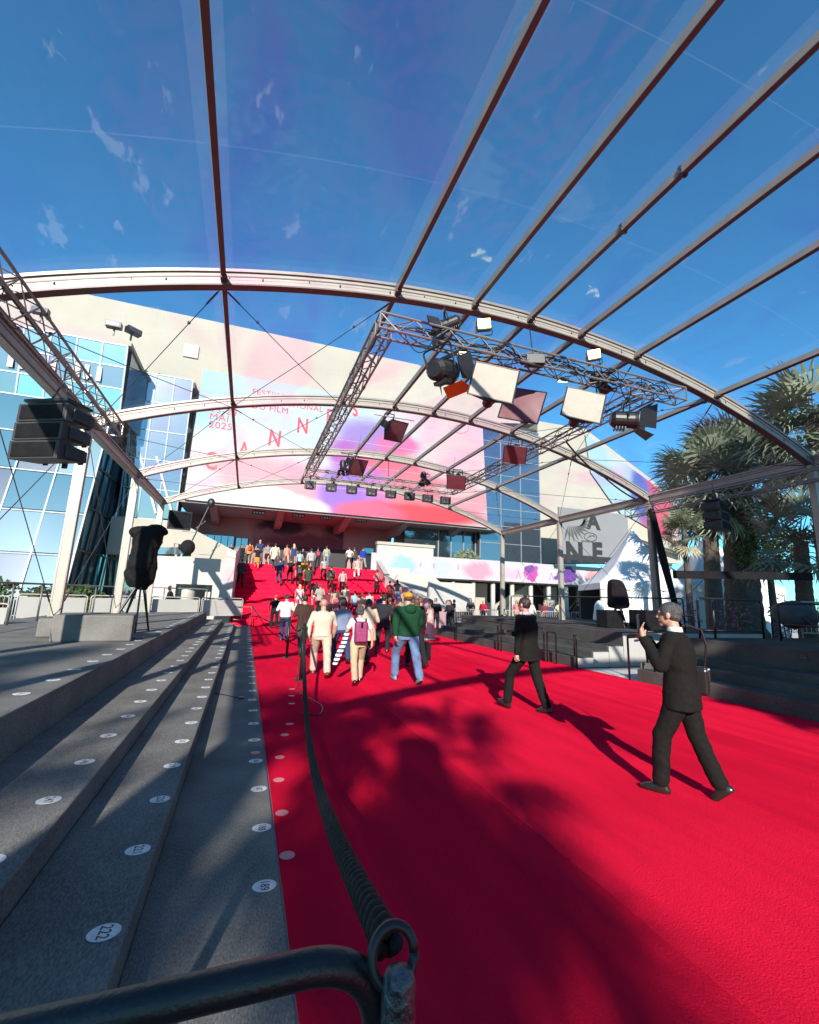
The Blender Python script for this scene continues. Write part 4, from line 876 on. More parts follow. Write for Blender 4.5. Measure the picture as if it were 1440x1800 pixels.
# ------------------------------------------------------------ covered cameras and boxes
def wrapped(label, loc, rz, base, prof, legs=True):
    t = thing('covered_camera', label, 'camera', loc, rz, 'covered cameras on tripods')
    g = MB(); n = 28; vs = []; fs = []
    for i, (z, rx_, ry_, ox) in enumerate(prof):
        for k in range(n):
            a = 2 * math.pi * k / n; w = 1 + .30 * noise.noise(Vector((math.cos(a) * 2.2, math.sin(a) * 2.2, z * 2.2 + base))) + .10 * math.sin(a * 6 + z * 4) * (i / len(prof))
            sx_ = abs(math.cos(a)) ** .45 * (1 if math.cos(a) > 0 else -1); sy_ = abs(math.sin(a)) ** .45 * (1 if math.sin(a) > 0 else -1)
            vs.append((ox + rx_ * w * sx_, ry_ * w * sy_, z))
    for i in range(len(prof) - 1):
        for k in range(n): fs.append((i * n + k, i * n + (k + 1) % n, (i + 1) * n + (k + 1) % n, (i + 1) * n + k))
    fs.append(tuple(range(n))); fs.append(tuple((len(prof) - 1) * n + k for k in range(n)))
    o = MB().add(vs, fs).build('rain_cover', black_cloth, t, smooth=True); sd = o.modifiers.new('s', 'SUBSURF'); sd.levels = 1; sd.render_levels = 1
    if legs:
        for k in range(3):
            a = k * 2.094 + .5; MB().tube([(.05 * math.cos(a), .05 * math.sin(a), prof[-1][0] + .1), (.36 * math.cos(a), .36 * math.sin(a), .02)], .022, 7).build('tripod_leg', black_m, t)
            MB().tube([(.1 * math.cos(a), .1 * math.sin(a), prof[-1][0] + .1), (.30 * math.cos(a), .30 * math.sin(a), .25)], .012, 6).build('tripod_leg', steel, t)
        g = MB()
        for k in range(3):
            a = k * 2.094 + .5; g.beam((0, 0, .03), (.38 * math.cos(a), .38 * math.sin(a), .03), .04, .02)
        g.build('spreader', black_m, t)
    return t
0 and wrapped('tall camera', (-2.26, 12.06, 0.7), R(15), 1, [(2.55, .12, .10, .05), (2.5, .30, .22, .05), (2.35, .42, .28, 0), (2.1, .40, .28, -.02), (1.7, .42, .27, -.03), (1.4, .40, .22, -.02), (1.15, .30, .18, -.04), (1.05, .2, .12, .0)])
for k in range(2): MB()
bx = bevel(MB().box2((0, 0, 0), (1.25, .9, .48)).build('felt_covered_box', felt_m, None, loc=(-3.2, 9.9, .70)), .03); bx.rotation_euler = (0, 0, R(8)); tag(bx, 'grey felt covered box beside the wrapped camera on the left deck', 'box')
bx = bevel(MB().box2((0, 0, 0), (.9, .8, .36)).build('felt_covered_box', felt_m, None, loc=(-3.72, 10.8, .70)), .03); bx.rotation_euler = (0, 0, R(8)); tag(bx, 'lower grey felt box at the foot of the left tent post', 'box')
w2 = wrapped('camera under a black cover on the right deck in front of the white tent', (12.0, 12.3, .93), R(-20), 5, [(1.62, .06, .08, -.12), (1.58, .22, .2, -.08), (1.35, .27, .22, -.04), (.9, .30, .22, 0), (.6, .34, .24, 0)], True)
bx = bevel(MB().box2((0, 0, 0), (.95, .7, .62)).build('black_flight_case', black_cloth, None, loc=(12.0, 11.2, .93)), .02); tag(bx, 'black box beside the covered camera on the right deck', 'box')
bx = bevel(MB().box2((0, 0, 0), (.7, .5, .58)).build('black_flight_case', black_cloth, None, loc=(11.2, 12.0, .93)), .02); tag(bx, 'black block under the covered camera on the right deck', 'box')
# parabolic microphone like rig with wind cover left of the stairs
mr_ = thing('camera_crane', 'thin jib arm with a dark wrapped head above the white ramp wall', 'crane', (-2.75, 25.8, 4.84))
c0 = Vector((-2.75, 25.8, 4.84))
def rel(p): return Vector(p) - c0
MB().tube([rel((-2.22, 25.8, 6.27)), rel((-2.59, 25.8, 5.1)), rel((-2.88, 25.8, 4.23))], .04, 6).build('arm', black_m, mr_)
MB().ell(rel((-2.19, 25.8, 6.3)), (.2, .2, .26), 10, 8).build('counterweight', black_m, mr_)
MB().ell(rel((-3.05, 25.8, 3.86)), (.36, .25, .40), 14, 10).build('wrapped_head', black_cloth, mr_, smooth=True)
MB().tube([rel((-3.41, 25.8, 4.67)), rel((-2.73, 25.8, 4.66)), rel((-2.87, 25.8, 4.17))], .012, 5).build('wire', wire, mr_); MB().tube([rel((-2.76, 25.8, 4.9)), rel((-2.34, 25.8, 5.3))], .015, 5).build('handle', steel, mr_)

# ------------------------------------------------------------ white pagoda tents
def pagoda(label, cx, cy, half, z0, ze, zp, rz=0, walls=True):
    t = thing('pagoda_tent', label, 'tent', (cx, cy, 0), rz, 'white pagoda tents')
    n = 14; vs = []; fs = []; m = 48
    for i in range(n + 1):
        f_ = i / n; k_ = half * (1 - f_) ** 1.0; z = ze + (zp - ze) * (f_ ** 2.2 * .5 + f_ * .5); rr = half * (1 - f_)
        for k in range(m):
            a = 2 * math.pi * k / m; s_ = max(abs(math.cos(a)), abs(math.sin(a))); x, y = math.cos(a) / s_, math.sin(a) / s_
            vs.append((x * rr, y * rr, z + .05 * math.sin(a * 4 + .0) * (1 - f_) * 0))
    for i in range(n):
        for k in range(m): fs.append((i * m + k, i * m + (k + 1) % m, (i + 1) * m + (k + 1) % m, (i + 1) * m + k))
    MB().add(vs, fs).build('roof', vinyl_white, t, smooth=False).data.shade_smooth()
    # scalloped valance
    for q in range(4):
        vs = []; fs = []; N = 48
        for k in range(N + 1):
            x = -half + 2 * half * k / N; d = .30 + .06 * abs(math.sin(k / 4 * math.pi)); vs += [(x, -half - .01, ze + .02), (x, -half - .02, ze - d)]
        for k in range(N): fs.append((2 * k, 2 * k + 1, 2 * k + 3, 2 * k + 2))
        o = MB().add(vs, fs).build('valance', vinyl_white, t); o.rotation_euler = (0, 0, q * math.pi / 2)
    if walls:
        for q in walls:
            vs = []; fs = []; N = 60
            for k in range(N + 1):
                x = -half + 2 * half * k / N; w = .04 * math.sin(k * .9) + .02 * math.sin(k * 2.3); vs += [(x, -half + .06 + w, ze - .1), (x, -half + .06 + w, z0)]
            for k in range(N): fs.append((2 * k, 2 * k + 1, 2 * k + 3, 2 * k + 2))
            o = MB().add(vs, fs).build('side_wall', vinyl_white, t, smooth=True); o.rotation_euler = (0, 0, q * math.pi / 2)
    for a in (-1, 1):
        for b in (-1, 1): MB().tube([(a * half * .98, b * half * .98, z0), (a * half * .98, b * half * .98, ze)], .05, 8).build('post', white_m, t)
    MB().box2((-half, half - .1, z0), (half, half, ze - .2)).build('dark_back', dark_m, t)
    return t
pg = (17.22, 17.5, 5.47)
pagoda('white pagoda tent with a tall peak right of the centre, dark opening on its left', 22.1, 21.3, 2.7, 0, 2.85, 6.35, R(-28), (1, 0))
pagoda('second white pagoda tent farther right, seen between the palm trunks', 27.3, 20.4, 2.6, 0, 2.9, 6.4, R(-28), (0, 3))
ws = MB().box2((0, 0, 0), (5, .2, 5.1)).build('white_panel_wall', vinyl_white, None, loc=(23.2, 9.6, 0)); ws.rotation_euler = (0, 0, R(-50)); tag(ws, 'plain white panel between the thick palm trunk and the right post', 'wall')
# flowering bushes in front of the tent
def bush(name, label, c, rx_, ry_, rz_, n, mats, cat='plant', sz=.06, group=None, cover=.35):
    t = thing(name, label, cat, c, 0, group)
    parts = [MB() for _ in mats]
    for k in range(n):
        i = 0 if random.random() > cover or len(mats) == 1 else 1
        v = Vector((random.gauss(0, 1), random.gauss(0, 1), random.gauss(0, 1))); v.normalize(); v *= random.random() ** .4
        p = Vector((v.x * rx_, v.y * ry_, (v.z + 1) * rz_)); p *= 1 + .15 * noise.noise(p * 2)
        d = Vector((random.uniform(-1, 1), random.uniform(-1, 1), random.uniform(-1, 1))).normalized(); e = d.orthogonal().normalized()
        parts[i].add([p - d * sz, p + e * sz * .5, p + d * sz, p - e * sz * .5], [(0, 1, 2, 3)])
    nm = ['foliage', 'blossom']
    for i, (g, m_) in enumerate(zip(parts, mats)):
        if g.v: g.build(nm[i], m_, t, kind='stuff')
    g = MB()
    for k in range(5): a = k * 1.3; g.tube([(0, 0, 0), (rx_ * .4 * math.cos(a), ry_ * .4 * math.sin(a), rz_)], [.03, .012], 5)
    g.build('stem', mat('bark', (.09, .06, .04), .9), t)
    return t
for k, (x, y, w) in enumerate(((16.6, 11.6, .9), (17.6, 10.6, .9), (18.8, 10.0, 1.0), (20.0, 9.4, .9), (15.8, 12.9, .8))):
    bush('flowering_vine', 'thin magenta flowering plant before the white tent wall, ' + ['left of the phone man', 'behind the phone man', 'by the thin palm trunk', 'by the wrapped bundle', 'farthest left'][k], (x, y, .3), w, .3, .95, 260, [leafdark, flower_m], sz=.06, group='flowering plants by the white tents')
for k, (x, y, r_, h) in enumerate(((-11.5, 26.5, 1.6, 1.0), (-8.6, 26.0, 1.2, .8), (-14.5, 27, 1.8, 1.3), (-7.2, 25.2, 1.0, .8), (-17.6, 27.5, 2, 1.2))):
    bush('hedge_shrub', 'dark green shrub at the foot of the glass facade, ' + ['second from the right post', 'beside the left tent post', 'third toward the frame edge', 'right of the left tent post', 'at the left frame edge'][k], (x, y, .1), r_, .7, h, 1500, [leafdark, mat('red_brown_leaf', (.18, .05, .02), .6, 0, .3, 5)], sz=.12, group='shrubs below the glass facade', cover=.15)

# ------------------------------------------------------------ palms
bark = mat('palm_bark', (.075, .058, .045), .95, 0, .35, 6, 1.0, 18, stretch=(1, 1, 3))
frond_m = mat('palm_frond', (.17, .19, .12), .45, 0, .35, 3)
frond_dry = mat('palm_frond_dry', (.30, .26, .16), .7, 0, .3, 3)
def fan_mesh(seed, blades=32, L=1.0, pet=.75):
    rnd = random.Random(seed); vs = []; fs = []
    def quad(a, b, w0, w1, nrm):
        s_ = (b - a).cross(nrm).normalized(); k = len(vs); vs.extend([a - s_ * w0, a + s_ * w0 , b + s_ * w1, b - s_ * w1]); fs.append((k, k + 1, k + 2, k + 3))
    tip = Vector((0, pet, -.12 * pet)); quad(Vector((0, 0, 0)), tip, .022, .014, Vector((0, 0, 1))); quad(Vector((0, 0, 0)), tip, .02, .012, Vector((1, 0, 0)))
    for i in range(blades):
        a = (i / (blades - 1) - .5) * R(250); l = L * (1 - .22 * abs(a) / 2.2) * rnd.uniform(.9, 1.05)
        d = Vector((math.sin(a), math.cos(a), .10 + .22 * (i % 2) - .35 * abs(a) / 2.2)).normalized(); nrm = Vector((0, 0, 1))
        m1 = tip + d * l * .55; d2 = (d + Vector((0, 0, rnd.uniform(-.55, -.2)))).normalized(); m2 = m1 + d2 * l * .3; d3 = (d2 + Vector((rnd.uniform(-.1, .1), 0, rnd.uniform(-1.0, -.3)))).normalized(); m3 = m2 + d3 * l * .22
        w = .042 * L; quad(tip, m1, .006, w, nrm + Vector((d.x, 0, 0)) * .3); quad(m1, m2, w, w * .42, nrm); quad(m2, m3, w * .42, .003, nrm)
    return vs, fs
fans = []
for s_ in range(4):
    vs, fs = fan_mesh(s_, 30); fans.append(MB().add(vs, fs).mesh('frond', frond_m))
def palm(label, base, h, tr_r, n, size, group, lean=(0, 0), dry=8, seed=1, low=-78):
    rnd = random.Random(seed); t = thing('fan_palm', label, 'palm tree', base, 0, group)
    P = []; rr = []
    for i in range(30):
        f_ = i / 29; P.append((lean[0] * f_ * f_, lean[1] * f_ * f_, h * f_)); rr.append(tr_r * (1.25 - .35 * f_ + .06 * (i % 2)) if f_ > .05 else tr_r * 1.5)
    MB().tube(P, rr, 14).build('trunk', bark, t)
    top = Vector(P[-1])
    for k in range(n):
        el = R(rnd.triangular(low, 85, 15)); az = rnd.uniform(0, 2 * math.pi); s_ = size * rnd.uniform(.8, 1.12)
        d = Vector((math.cos(el) * math.cos(az), math.cos(el) * math.sin(az), math.sin(el)))
        q = d.to_track_quat('Y', 'Z').to_euler(); q.rotate_axis('Y', rnd.uniform(-.5, .5))
        inst('frond', fans[k % 4], t, top + Vector((0, 0, -.25 + .3 * math.sin(el))) + d * tr_r, q, (s_, s_, s_), frond_dry if el < R(-25) and rnd.random() < .75 else None)
    return t
GP = 'fan palms on the right'
palm('thick trunked fan palm standing behind the wrapped bundle on the right', (24.0, 16.3, .2), 8.9, .66, 56, 1.8, GP, (.6, 0), seed=3)
palm('slender fan palm with a lower crown left of the thick trunk', (21.9, 16.3, .2), 7.9, .32, 44, 1.65, GP, (.5, 0), seed=5)
palm('tall fan palm with the highest crown at the right edge of the picture', (21.6, 11.2, .2), 9.2, .34, 52, 1.5, GP, (.3, 0), seed=8)
palm('low young fan palm whose leaves reach over the dark speaker', (15.9, 9.0, .2), 3.6, .2, 20, .95, GP, (.2, 0), seed=11, low=-50)
palm('low fan palm in front of the right tent post at the picture edge', (18.4, 7.6, .2), 4.1, .2, 20, .95, GP, (0, 0), seed=12, low=-40)
palm('small distant fan palm behind the second right tent post', (19.4, 15.6, .2), 5.2, .12, 30, .7, GP, (0, 0), seed=13)
bt = bush('broadleaf_tree', 'yellow green leafy tree between the palm trunks', (24.5, 15.2, 3.2), 1.9, 1.4, 1.5, 3800, [mat('yellow_green_leaf', (.10, .13, .02), .6, 0, .4, 3)], 'tree', .10)
MB().tube([(0, 0, -3), (0, 0, 1)], [.2, .12], 8).build('trunk', bark, bt)
# palms behind the camera whose shade falls across the carpet
GB = 'palms on the promenade side'
def shade_palm(sx_, sy_, h, r_, n=70, seed=0, lab=''):
    k = h / math.tan(R(SUN_EL)); dx, dy = math.sin(R(SUN_AZ)), math.cos(R(SUN_AZ))
    return palm(lab, (sx_ + dx * k, sy_ + dy * k, 0), h, .3, n, r_, GB, seed=seed)
SP = [(2.1, 5.4, 7.6, .78, 28), (.3, 5.6, 8.4, .75, 20), (.9, 1.5, 7.4, .74, 24), (-1.9, 5.2, 9.8, .7, 24), (-3.2, 7.6, 10.4, .75, 26), (-.8, .2, 7.6, .66, 22), (-3.8, 1.5, 9.0, .7, 26), (-2.4, -1.6, 8.0, .7, 50)]
for k, (a, b, h, r_, nf) in enumerate(SP):
    shade_palm(a, b, h, r_, nf, 20 + k, 'tall fan palm on the promenade behind the viewer, ' + ['first', 'second', 'third', 'fourth', 'fifth', 'sixth', 'seventh', 'eighth'][k] + ' from the carpet')
def shade_tree(sx_, sy_, h, rad_, lab, n=5200):  # unseen tree added to cast shade, placed by where its shadow lands
    k = h / math.tan(R(SUN_EL)); dx, dy = math.sin(R(SUN_AZ)), math.cos(R(SUN_AZ))
    t = bush('broadleaf_tree', lab, (sx_ + dx * k, sy_ + dy * k, h - rad_), rad_ * 1.15, rad_ * 1.15, rad_, n, [leafdark], 'tree', .26, 'unseen trees added for shade on the promenade side')
    MB().tube([(0, 0, -(h - rad_)), (0, 0, .6)], [.4, .2], 10).build('trunk', bark, t)
ST = [(10.9, 3.8, 7.5, 2.75), (15.8, 6.0, 9.5, 3.0), (19.4, 8, 11, 3.2), (14.6, 9.5, 10.0, 2.3), (18.0, 13.5, 12, 2.8), (9.9, .4, 8.0, 2.6), (16, 1, 9, 3.0), (16.8, 17.0, 13, 2.3), (24.5, 19.0, 14, 2.8), (21, 15, 12, 2.6)]
for k, (a, b, h, r_) in enumerate(ST): shade_tree(a, b, h, r_, 'unseen dense tree added for shade behind the viewer on the right, ' + ['first', 'second', 'third', 'fourth', 'fifth', 'sixth', 'seventh', 'eighth', 'ninth', 'tenth', 'eleventh'][k] + ' in the row')

# ------------------------------------------------------------ bin, wrapped bundle, tarp
bn_ = thing('grey_bin', 'tall grey plastic bin with a rounded lid on the shaded right deck', 'bin', (13.9, 7.0, .97))
MB().lathe([(.27, 0), (.29, .3), (.30, .72)], n=22).build('body', bin_m, bn_, smooth=True); MB().lathe([(.32, .72), (.32, .80), (.29, .84), (.1, .87)], n=22).build('lid', bin_m, bn_, smooth=False)
def lump(name, label, c, r3, m_, cat, seed=0, par=None):
    g = MB().ell((0, 0, 0), r3, 26, 18); g.v = [tuple(Vector(v) * (1 + .16 * noise.noise(Vector(v) * 2.6 + Vector((seed, 0, 0))))) for v in g.v]
    o = g.build(name, m_, None, smooth=True, loc=c); return tag(o, label, cat)
lump('wrapped_bundle', 'rounded dark tarpaulin bundle left of the grey bin', (13.7, 8.0, 1.6), (.55, .45, .36), mat('dark_grey_tarpaulin', (.05, .052, .06), .7, 0, .3, 6, .5, 8), 'bundle', 3)
lump('white_wrapped_statue', 'pale wrapped cloth shape standing beside the white tent opening', (17.4, 19.2, 1.0), (.30, .25, .95), vinyl_white, 'wrapped object', 7)
lump('parked_scooter_cover', 'dark covered scooter shape under the beam near the right post', (16.2, 7.3, 1.75), (.8, .4, .28), mat('dark_grey_tarpaulin', (.05, .052, .06), .7), 'cover', 9)

# ------------------------------------------------------------ people
def caps_mesh(parts, voxel, smooth_it=3, fold=0, fscale=9, seed=0):
    """union of tapered limbs -> one continuous skin"""
    g = MB()
    for p in parts:
        if p[0] == 'e': g.ell(p[1], p[2], 16, 10, p[3] if len(p) > 3 else None)
        elif p[0] == 'l':       # loft: rings (x, y, z, rx, ry)
            n = 20; vs = []; fs = []; rr = p[1]
            for (x, y, z, rx_, ry_) in rr:
                for k in range(n):
                    a = 2 * math.pi * k / n; c, s_ = math.cos(a), math.sin(a); e = .82
                    vs.append((x + rx_ * abs(c) ** e * (1 if c > 0 else -1), y + ry_ * abs(s_) ** e * (1 if s_ > 0 else -1), z))
            for i in range(len(rr) - 1):
                for k in range(n): fs.append((i * n + k, i * n + (k + 1) % n, (i + 1) * n + (k + 1) % n, (i + 1) * n + k))
            fs.append(tuple(range(n))[::-1]); fs.append(tuple((len(rr) - 1) * n + k for k in range(n))); g.add(vs, fs)
        else:
            _, a, b, r0, r1 = p; a, b = Vector(a), Vector(b)
            d = (b - a); L = d.length; P = []; Rr = []
            dn = d / max(L, 1e-6)
            for f_ in (-.9, -.6, 0): P.append(a + dn * r0 * f_); Rr.append(r0 * math.sqrt(1 - f_ * f_))
            P.append(a.lerp(b, .5)); Rr.append((r0 + r1) / 2)
            for f_ in (0, .6, .9): P.append(b + dn * r1 * f_); Rr.append(r1 * math.sqrt(1 - f_ * f_))
            g.tube(P, Rr, 12)
    me = g.mesh('tmp'); o = bpy.data.objects.new('tmp', me); COL.objects.link(o)
    rm = o.modifiers.new('r', 'REMESH'); rm.mode = 'VOXEL'; rm.voxel_size = voxel; rm.adaptivity = 0
    sm_ = o.modifiers.new('s', 'SMOOTH'); sm_.iterations = smooth_it; sm_.factor = .5
    dg = bpy.context.evaluated_depsgraph_get(); out = bpy.data.meshes.new_from_object(o.evaluated_get(dg)); bpy.data.objects.remove(o); bpy.data.meshes.remove(me)
    if fold:
        nv = len(out.vertices); co = np.empty(nv * 3); out.vertices.foreach_get('co', co); co = co.reshape(-1, 3); no = np.empty(nv * 3); out.vertices.foreach_get('normal', no); no = no.reshape(-1, 3)
        dsp = np.array([fold * (1 - 2 * abs(noise.noise(Vector((c[0] * fscale * .6 + seed, c[1] * fscale * .6, c[2] * fscale * .75 + c[0] * fscale * .7))))) * .8 + fold * .35 * noise.noise(Vector((c[0], c[1], c[2])) * fscale * 3) for c in co])
        co += no * dsp[:, None]; out.vertices.foreach_set('co', co.ravel())
    out.shade_smooth(); out.update(); return out

def skeleton(pose, arms='swing'):
    """joints of a 1.75 m figure that faces +Y"""
    J = {}
    hip = Vector((0, 0, .93))
    if pose == 'stand': f = [(-.11, .03, .09, .01), (.11, -.02, .09, .0)]
    elif pose == 'walk': f = [(-.10, .30, .10, .12), (.10, -.34, .16, -.02)]
    elif pose == 'walkR': f = [(-.10, -.30, .15, -.02), (.10, .28, .10, .12)]
    elif pose == 'climb': f = [(-.11, .26, .26, .24), (.11, -.16, .11, .02)]
    elif pose == 'hero2': f = [(-.09, .20, .09, .02), (.09, -.22, .13, -.02)]
    elif pose == 'hero1': f = [(-.10, .30, .12, .10), (.11, -.24, .11, -.02)]
    for s_, (x, y, z, ky) in zip('LR', f):
        sg = -1 if s_ == 'L' else 1; h = hip + Vector((sg * .095, 0, -.02)); a = Vector((x, y, z))
        k = (h + a) / 2 + Vector((sg * .01, 0, 0)); k.y = (h.y + a.y) / 2 + ky * .6 + .05; k.z = (h.z + a.z) / 2 + .02
        J['hip' + s_] = h; J['knee' + s_] = k; J['ank' + s_] = a
    lean = .03
    J['pelvis'] = hip; J['waist'] = Vector((0, .0, 1.08)); J['chest'] = Vector((0, lean * .6, 1.30)); J['neck'] = Vector((0, lean, 1.49)); J['head'] = Vector((0, lean + .03, 1.635))
    for s_, sg in (('L', -1), ('R', 1)):
        sh = Vector((sg * .198, lean * .7, 1.42)); J['sh' + s_] = sh
        if arms == 'swing':
            ph = 1 if (s_ == 'R') == (pose in ('walk', 'climb', 'hero2', 'hero1')) else -1
            J['el' + s_] = sh + Vector((sg * .07, .09 * ph - .03, -.27)); J['wr' + s_] = J['el' + s_] + Vector((sg * .0, .10 * ph + .07, -.23))
        elif arms == 'front': J['el' + s_] = sh + Vector((sg * .07, -.02, -.27)); J['wr' + s_] = J['el' + s_] + Vector((-sg * .06, .22, -.03))
        elif arms == 'up' : J['el' + s_] = sh + Vector((sg * .10, .14, -.18)); J['wr' + s_] = J['el' + s_] + Vector((-sg * .10, .12, .22))
        elif arms == 'hips': J['el' + s_] = sh + Vector((sg * .17, -.06, -.24)); J['wr' + s_] = J['el' + s_] + Vector((-sg * .13, .08, -.16))
        elif arms == 'phone':
            if s_ == 'L': J['elL'] = sh + Vector((-.07, .08, -.26)); J['wrL'] = J['elL'] + Vector((.05, .14, .24))
            else: J['elR'] = sh + Vector((-.02, .20, -.17)); J['wrR'] = J['elR'] + Vector((-.21, .05, .13))
        elif arms == 'tux1':
            if s_ == 'L': J['elL'] = sh + Vector((-.07, -.03, -.28)); J['wrL'] = J['elL'] + Vector((-.01, .02, -.26))
            else: J['elR'] = sh + Vector((.03, .10, -.25)); J['wrR'] = J['elR'] + Vector((-.20, .18, -.02))
        elif arms == 'point':
            if s_ == 'L': J['elL'] = sh + Vector((-.22, .08, -.06)); J['wrL'] = J['elL'] + Vector((-.22, .1, .02))
            else: J['elR'] = sh + Vector((.08, -.02, -.27)); J['wrR'] = J['elR'] + Vector((.0, .08, -.24))
    return J
def hand_parts(J, s_, hero=False, curl=.6, bent=None):
    w = J['wr' + s_]; e = J['el' + s_]; d = (w - e).normalized(); sg = -1 if s_ == 'L' else 1
    side = Vector((0, 1, 0)) - d * d.y; side.normalize(); pn = d.cross(side)   # side = thumb side
    if bent: d = bent.normalized(); side = Vector((-sg, 0, 0)) - d * d.x * -sg; side.normalize(); pn = Vector((0, -1, 0))
    if pn.x * sg > 0 and not bent: pn = -pn          # palm faces the thigh
    P = [('c', w - d * .02, w + d * .05, .026, .03), ('c', w + side * .014 + d * .02, w + side * .024 + d * .085, .02, .017), ('c', w - side * .016 + d * .02, w - side * .022 + d * .08, .019, .016)]
    ln = [.072, .08, .075, .058]
    for k in range(4):
        b = w + d * (.086 - .003 * k) + side * (.027 - k * .018); l = ln[k]; c1 = curl * (1 + k * .12)
        m_ = b + (d * math.cos(c1 * .6) + pn * math.sin(c1 * .6)) * l * .5; t = m_ + (d * math.cos(c1 * 1.6) + pn * math.sin(c1 * 1.6)) * l * .5
        P += [('c', b, m_, .0088, .0082), ('c', m_, t, .0082, .007)]
    th = w + side * .028 + d * .025; t1 = th + (side * .7 + d * .7 + pn * .3) * .032; P += [('c', th, t1, .012, .0105), ('c', t1, t1 + (d * .9 + side * .15 + pn * .35) * .032, .0102, .008)]
    return P
def body_parts(J, fem=False, hero=False, bent=None, curl=.6):
    w = .9 if fem else 1
    P = [('l', [(0, 0, .86, .14, .10), (0, 0, .95, .155, .11), (0, 0, 1.08, .13 * w, .09), (0, .01, 1.28, .155 * w, .10), (0, .02, 1.40, .16 * w, .09), (0, .025, 1.46, .08, .065)]),
         ('c', J['neck'] + Vector((0, -.01, -.04)), J['head'] + Vector((0, -.02, -.05)), .056, .052)]
    h = J['head']
    P += [('e', h + Vector((0, -.012, .02)), (.074, .094, .092)), ('e', h + Vector((0, .022, -.045)), (.055, .062, .068)), ('c', h + Vector((0, .06, -.095)), h + Vector((0, .064, -.098)), .024, .022),
          ('c', h + Vector((0, .078, .012)), h + Vector((0, .098, -.028)), .009, .015), ('c', h + Vector((-.02, .082, -.062)), h + Vector((.02, .082, -.062)), .008, .008)]
    for sg in (-1, 1): P += [('e', h + Vector((sg * .077, -.008, -.012)), (.012, .02, .034)), ('c', h + Vector((sg * .04, .076, .022)), h + Vector((sg * .02, .08, .022)), .009, .009)]
    for s_ in 'LR':
        P += [('c', J['sh' + s_] - Vector((J['sh' + s_].x * .2, 0, .0)), J['el' + s_], .05, .038), ('c', J['el' + s_], J['wr' + s_], .038, .025)] + hand_parts(J, s_, hero, curl, bent if s_ == 'L' else None)
        P += [('c', J['hip' + s_], J['knee' + s_], .082, .052), ('c', J['knee' + s_], J['ank' + s_], .052, .036), ('c', J['ank' + s_], J['ank' + s_] + Vector((0, .02, -.03)), .034, .028)]
    return P
def top_parts(J, kind, fem):
    w = .92 if fem else 1.04; S = {'tshirt': 1.0, 'shirt': 1.04, 'jacket': 1.1, 'dress': 1.02, 'gown': .98, 'coat': 1.1, 'hoodie': 1.14, 'blouse': 1.02}[kind]
    if kind in ('tshirt', 'shirt', 'hoodie', 'blouse'): zb = .90; rb = .175
    elif kind == 'jacket': zb = .77; rb = .195
    elif kind == 'coat': zb = .62; rb = .21
    elif kind == 'dress': zb = .60; rb = .20
    else: zb = .02; rb = .30
    L = [(0, 0, zb, rb * S * (1 if kind != 'gown' else 1.0), .135 * S * (1.7 if kind == 'gown' else 1.0))]
    if kind == 'gown': L += [(0, 0, .35, .21, .16), (0, 0, .75, .175, .13)]
    L += [(0, 0, .96, .172 * S, .125 * S), (0, 0, 1.10, .155 * w * S, .112 * S), (0, .012, 1.28, .185 * w * S, .125 * S), (0, .02, 1.385, .185 * w * S, .105 * S), (0, .022, 1.44, .125 * w * S, .085 * S), (0, .026, 1.475, .066, .06)]
    P = [('l', L)]
    for s_ in 'LR':
        sh, el, wr = J['sh' + s_], J['el' + s_], J['wr' + s_]; shi = sh - Vector((sh.x * .12, 0, .012))
        k = {'tshirt': .055, 'shirt': .056, 'jacket': .064, 'dress': .05, 'gown': .0, 'coat': .066, 'hoodie': .068, 'blouse': .05}[kind]
        if kind == 'gown': continue
        if kind in ('tshirt', 'dress'): P.append(('c', shi, shi.lerp(el, .62), k * 1.05, k * 1.0))
        else: P += [('c', shi, el, k * 1.08, k * .92), ('c', el, el.lerp(wr, .93), k * .9, k * .68)]
    return P
def leg_parts(J, kind):
    P = []
    if kind == 'skirt': return [('l', [(0, 0, .50, .22, .16), (0, 0, .75, .20, .145), (0, 0, .95, .16, .115), (0, 0, 1.02, .14, .10)])]
    P.append(('l', [(0, 0, .82, .165, .11), (0, 0, .92, .172, .12), (0, 0, 1.03, .15, .105)]))
    for s_ in 'LR':
        h, k, a = J['hip' + s_], J['knee' + s_], J['ank' + s_]
        if kind == 'shorts': P.append(('c', h, h.lerp(k, .85), .098, .082))
        else: P += [('c', h + Vector((0, -.01, 0)), k, .102, .076), ('c', k, k.lerp(a, .5), .076, .069), ('c', k.lerp(a, .5), a + Vector((0, 0, .02)), .069, .067)]
    return P
def hair_parts(J, kind):
    h = J['head']
    if kind == 'short': return [('e', h + Vector((0, -.022, .032)), (.083, .098, .088)), ('e', h + Vector((0, -.045, -.012)), (.076, .062, .062))]
    if kind == 'long': return [('e', h + Vector((0, -.022, .03)), (.086, .10, .092)), ('l', [(0, -.06, -.30 + h.z, .07, .035), (0, -.06, h.z - .15, .09, .05), (0, -.045, h.z, .085, .07), (0, -.03, h.z + .06, .05, .05)])]
    if kind == 'bob': return [('e', h + Vector((0, -.022, .025)), (.092, .104, .098)), ('e', h + Vector((0, -.04, -.05)), (.088, .068, .066))]
    if kind == 'cap': return [('e', h + Vector((0, -.012, .048)), (.088, .105, .075)), ('e', h + Vector((0, .10, .04)), (.06, .06, .012))]
    if kind == 'hat': return [('e', h + Vector((0, -.012, .07)), (.09, .10, .075)), ('e', h + Vector((0, -.01, .04)), (.2, .2, .014))]
MC = {}
def cached(key, fn):
    if key not in MC: MC[key] = fn()
    return MC[key]
wc = thing('covered_camera', 'tall camera on a tripod wrapped in a black rain cover on the left deck', 'camera', (-2.3, 12.05, 0.7), R(15), 'covered cameras on tripods')
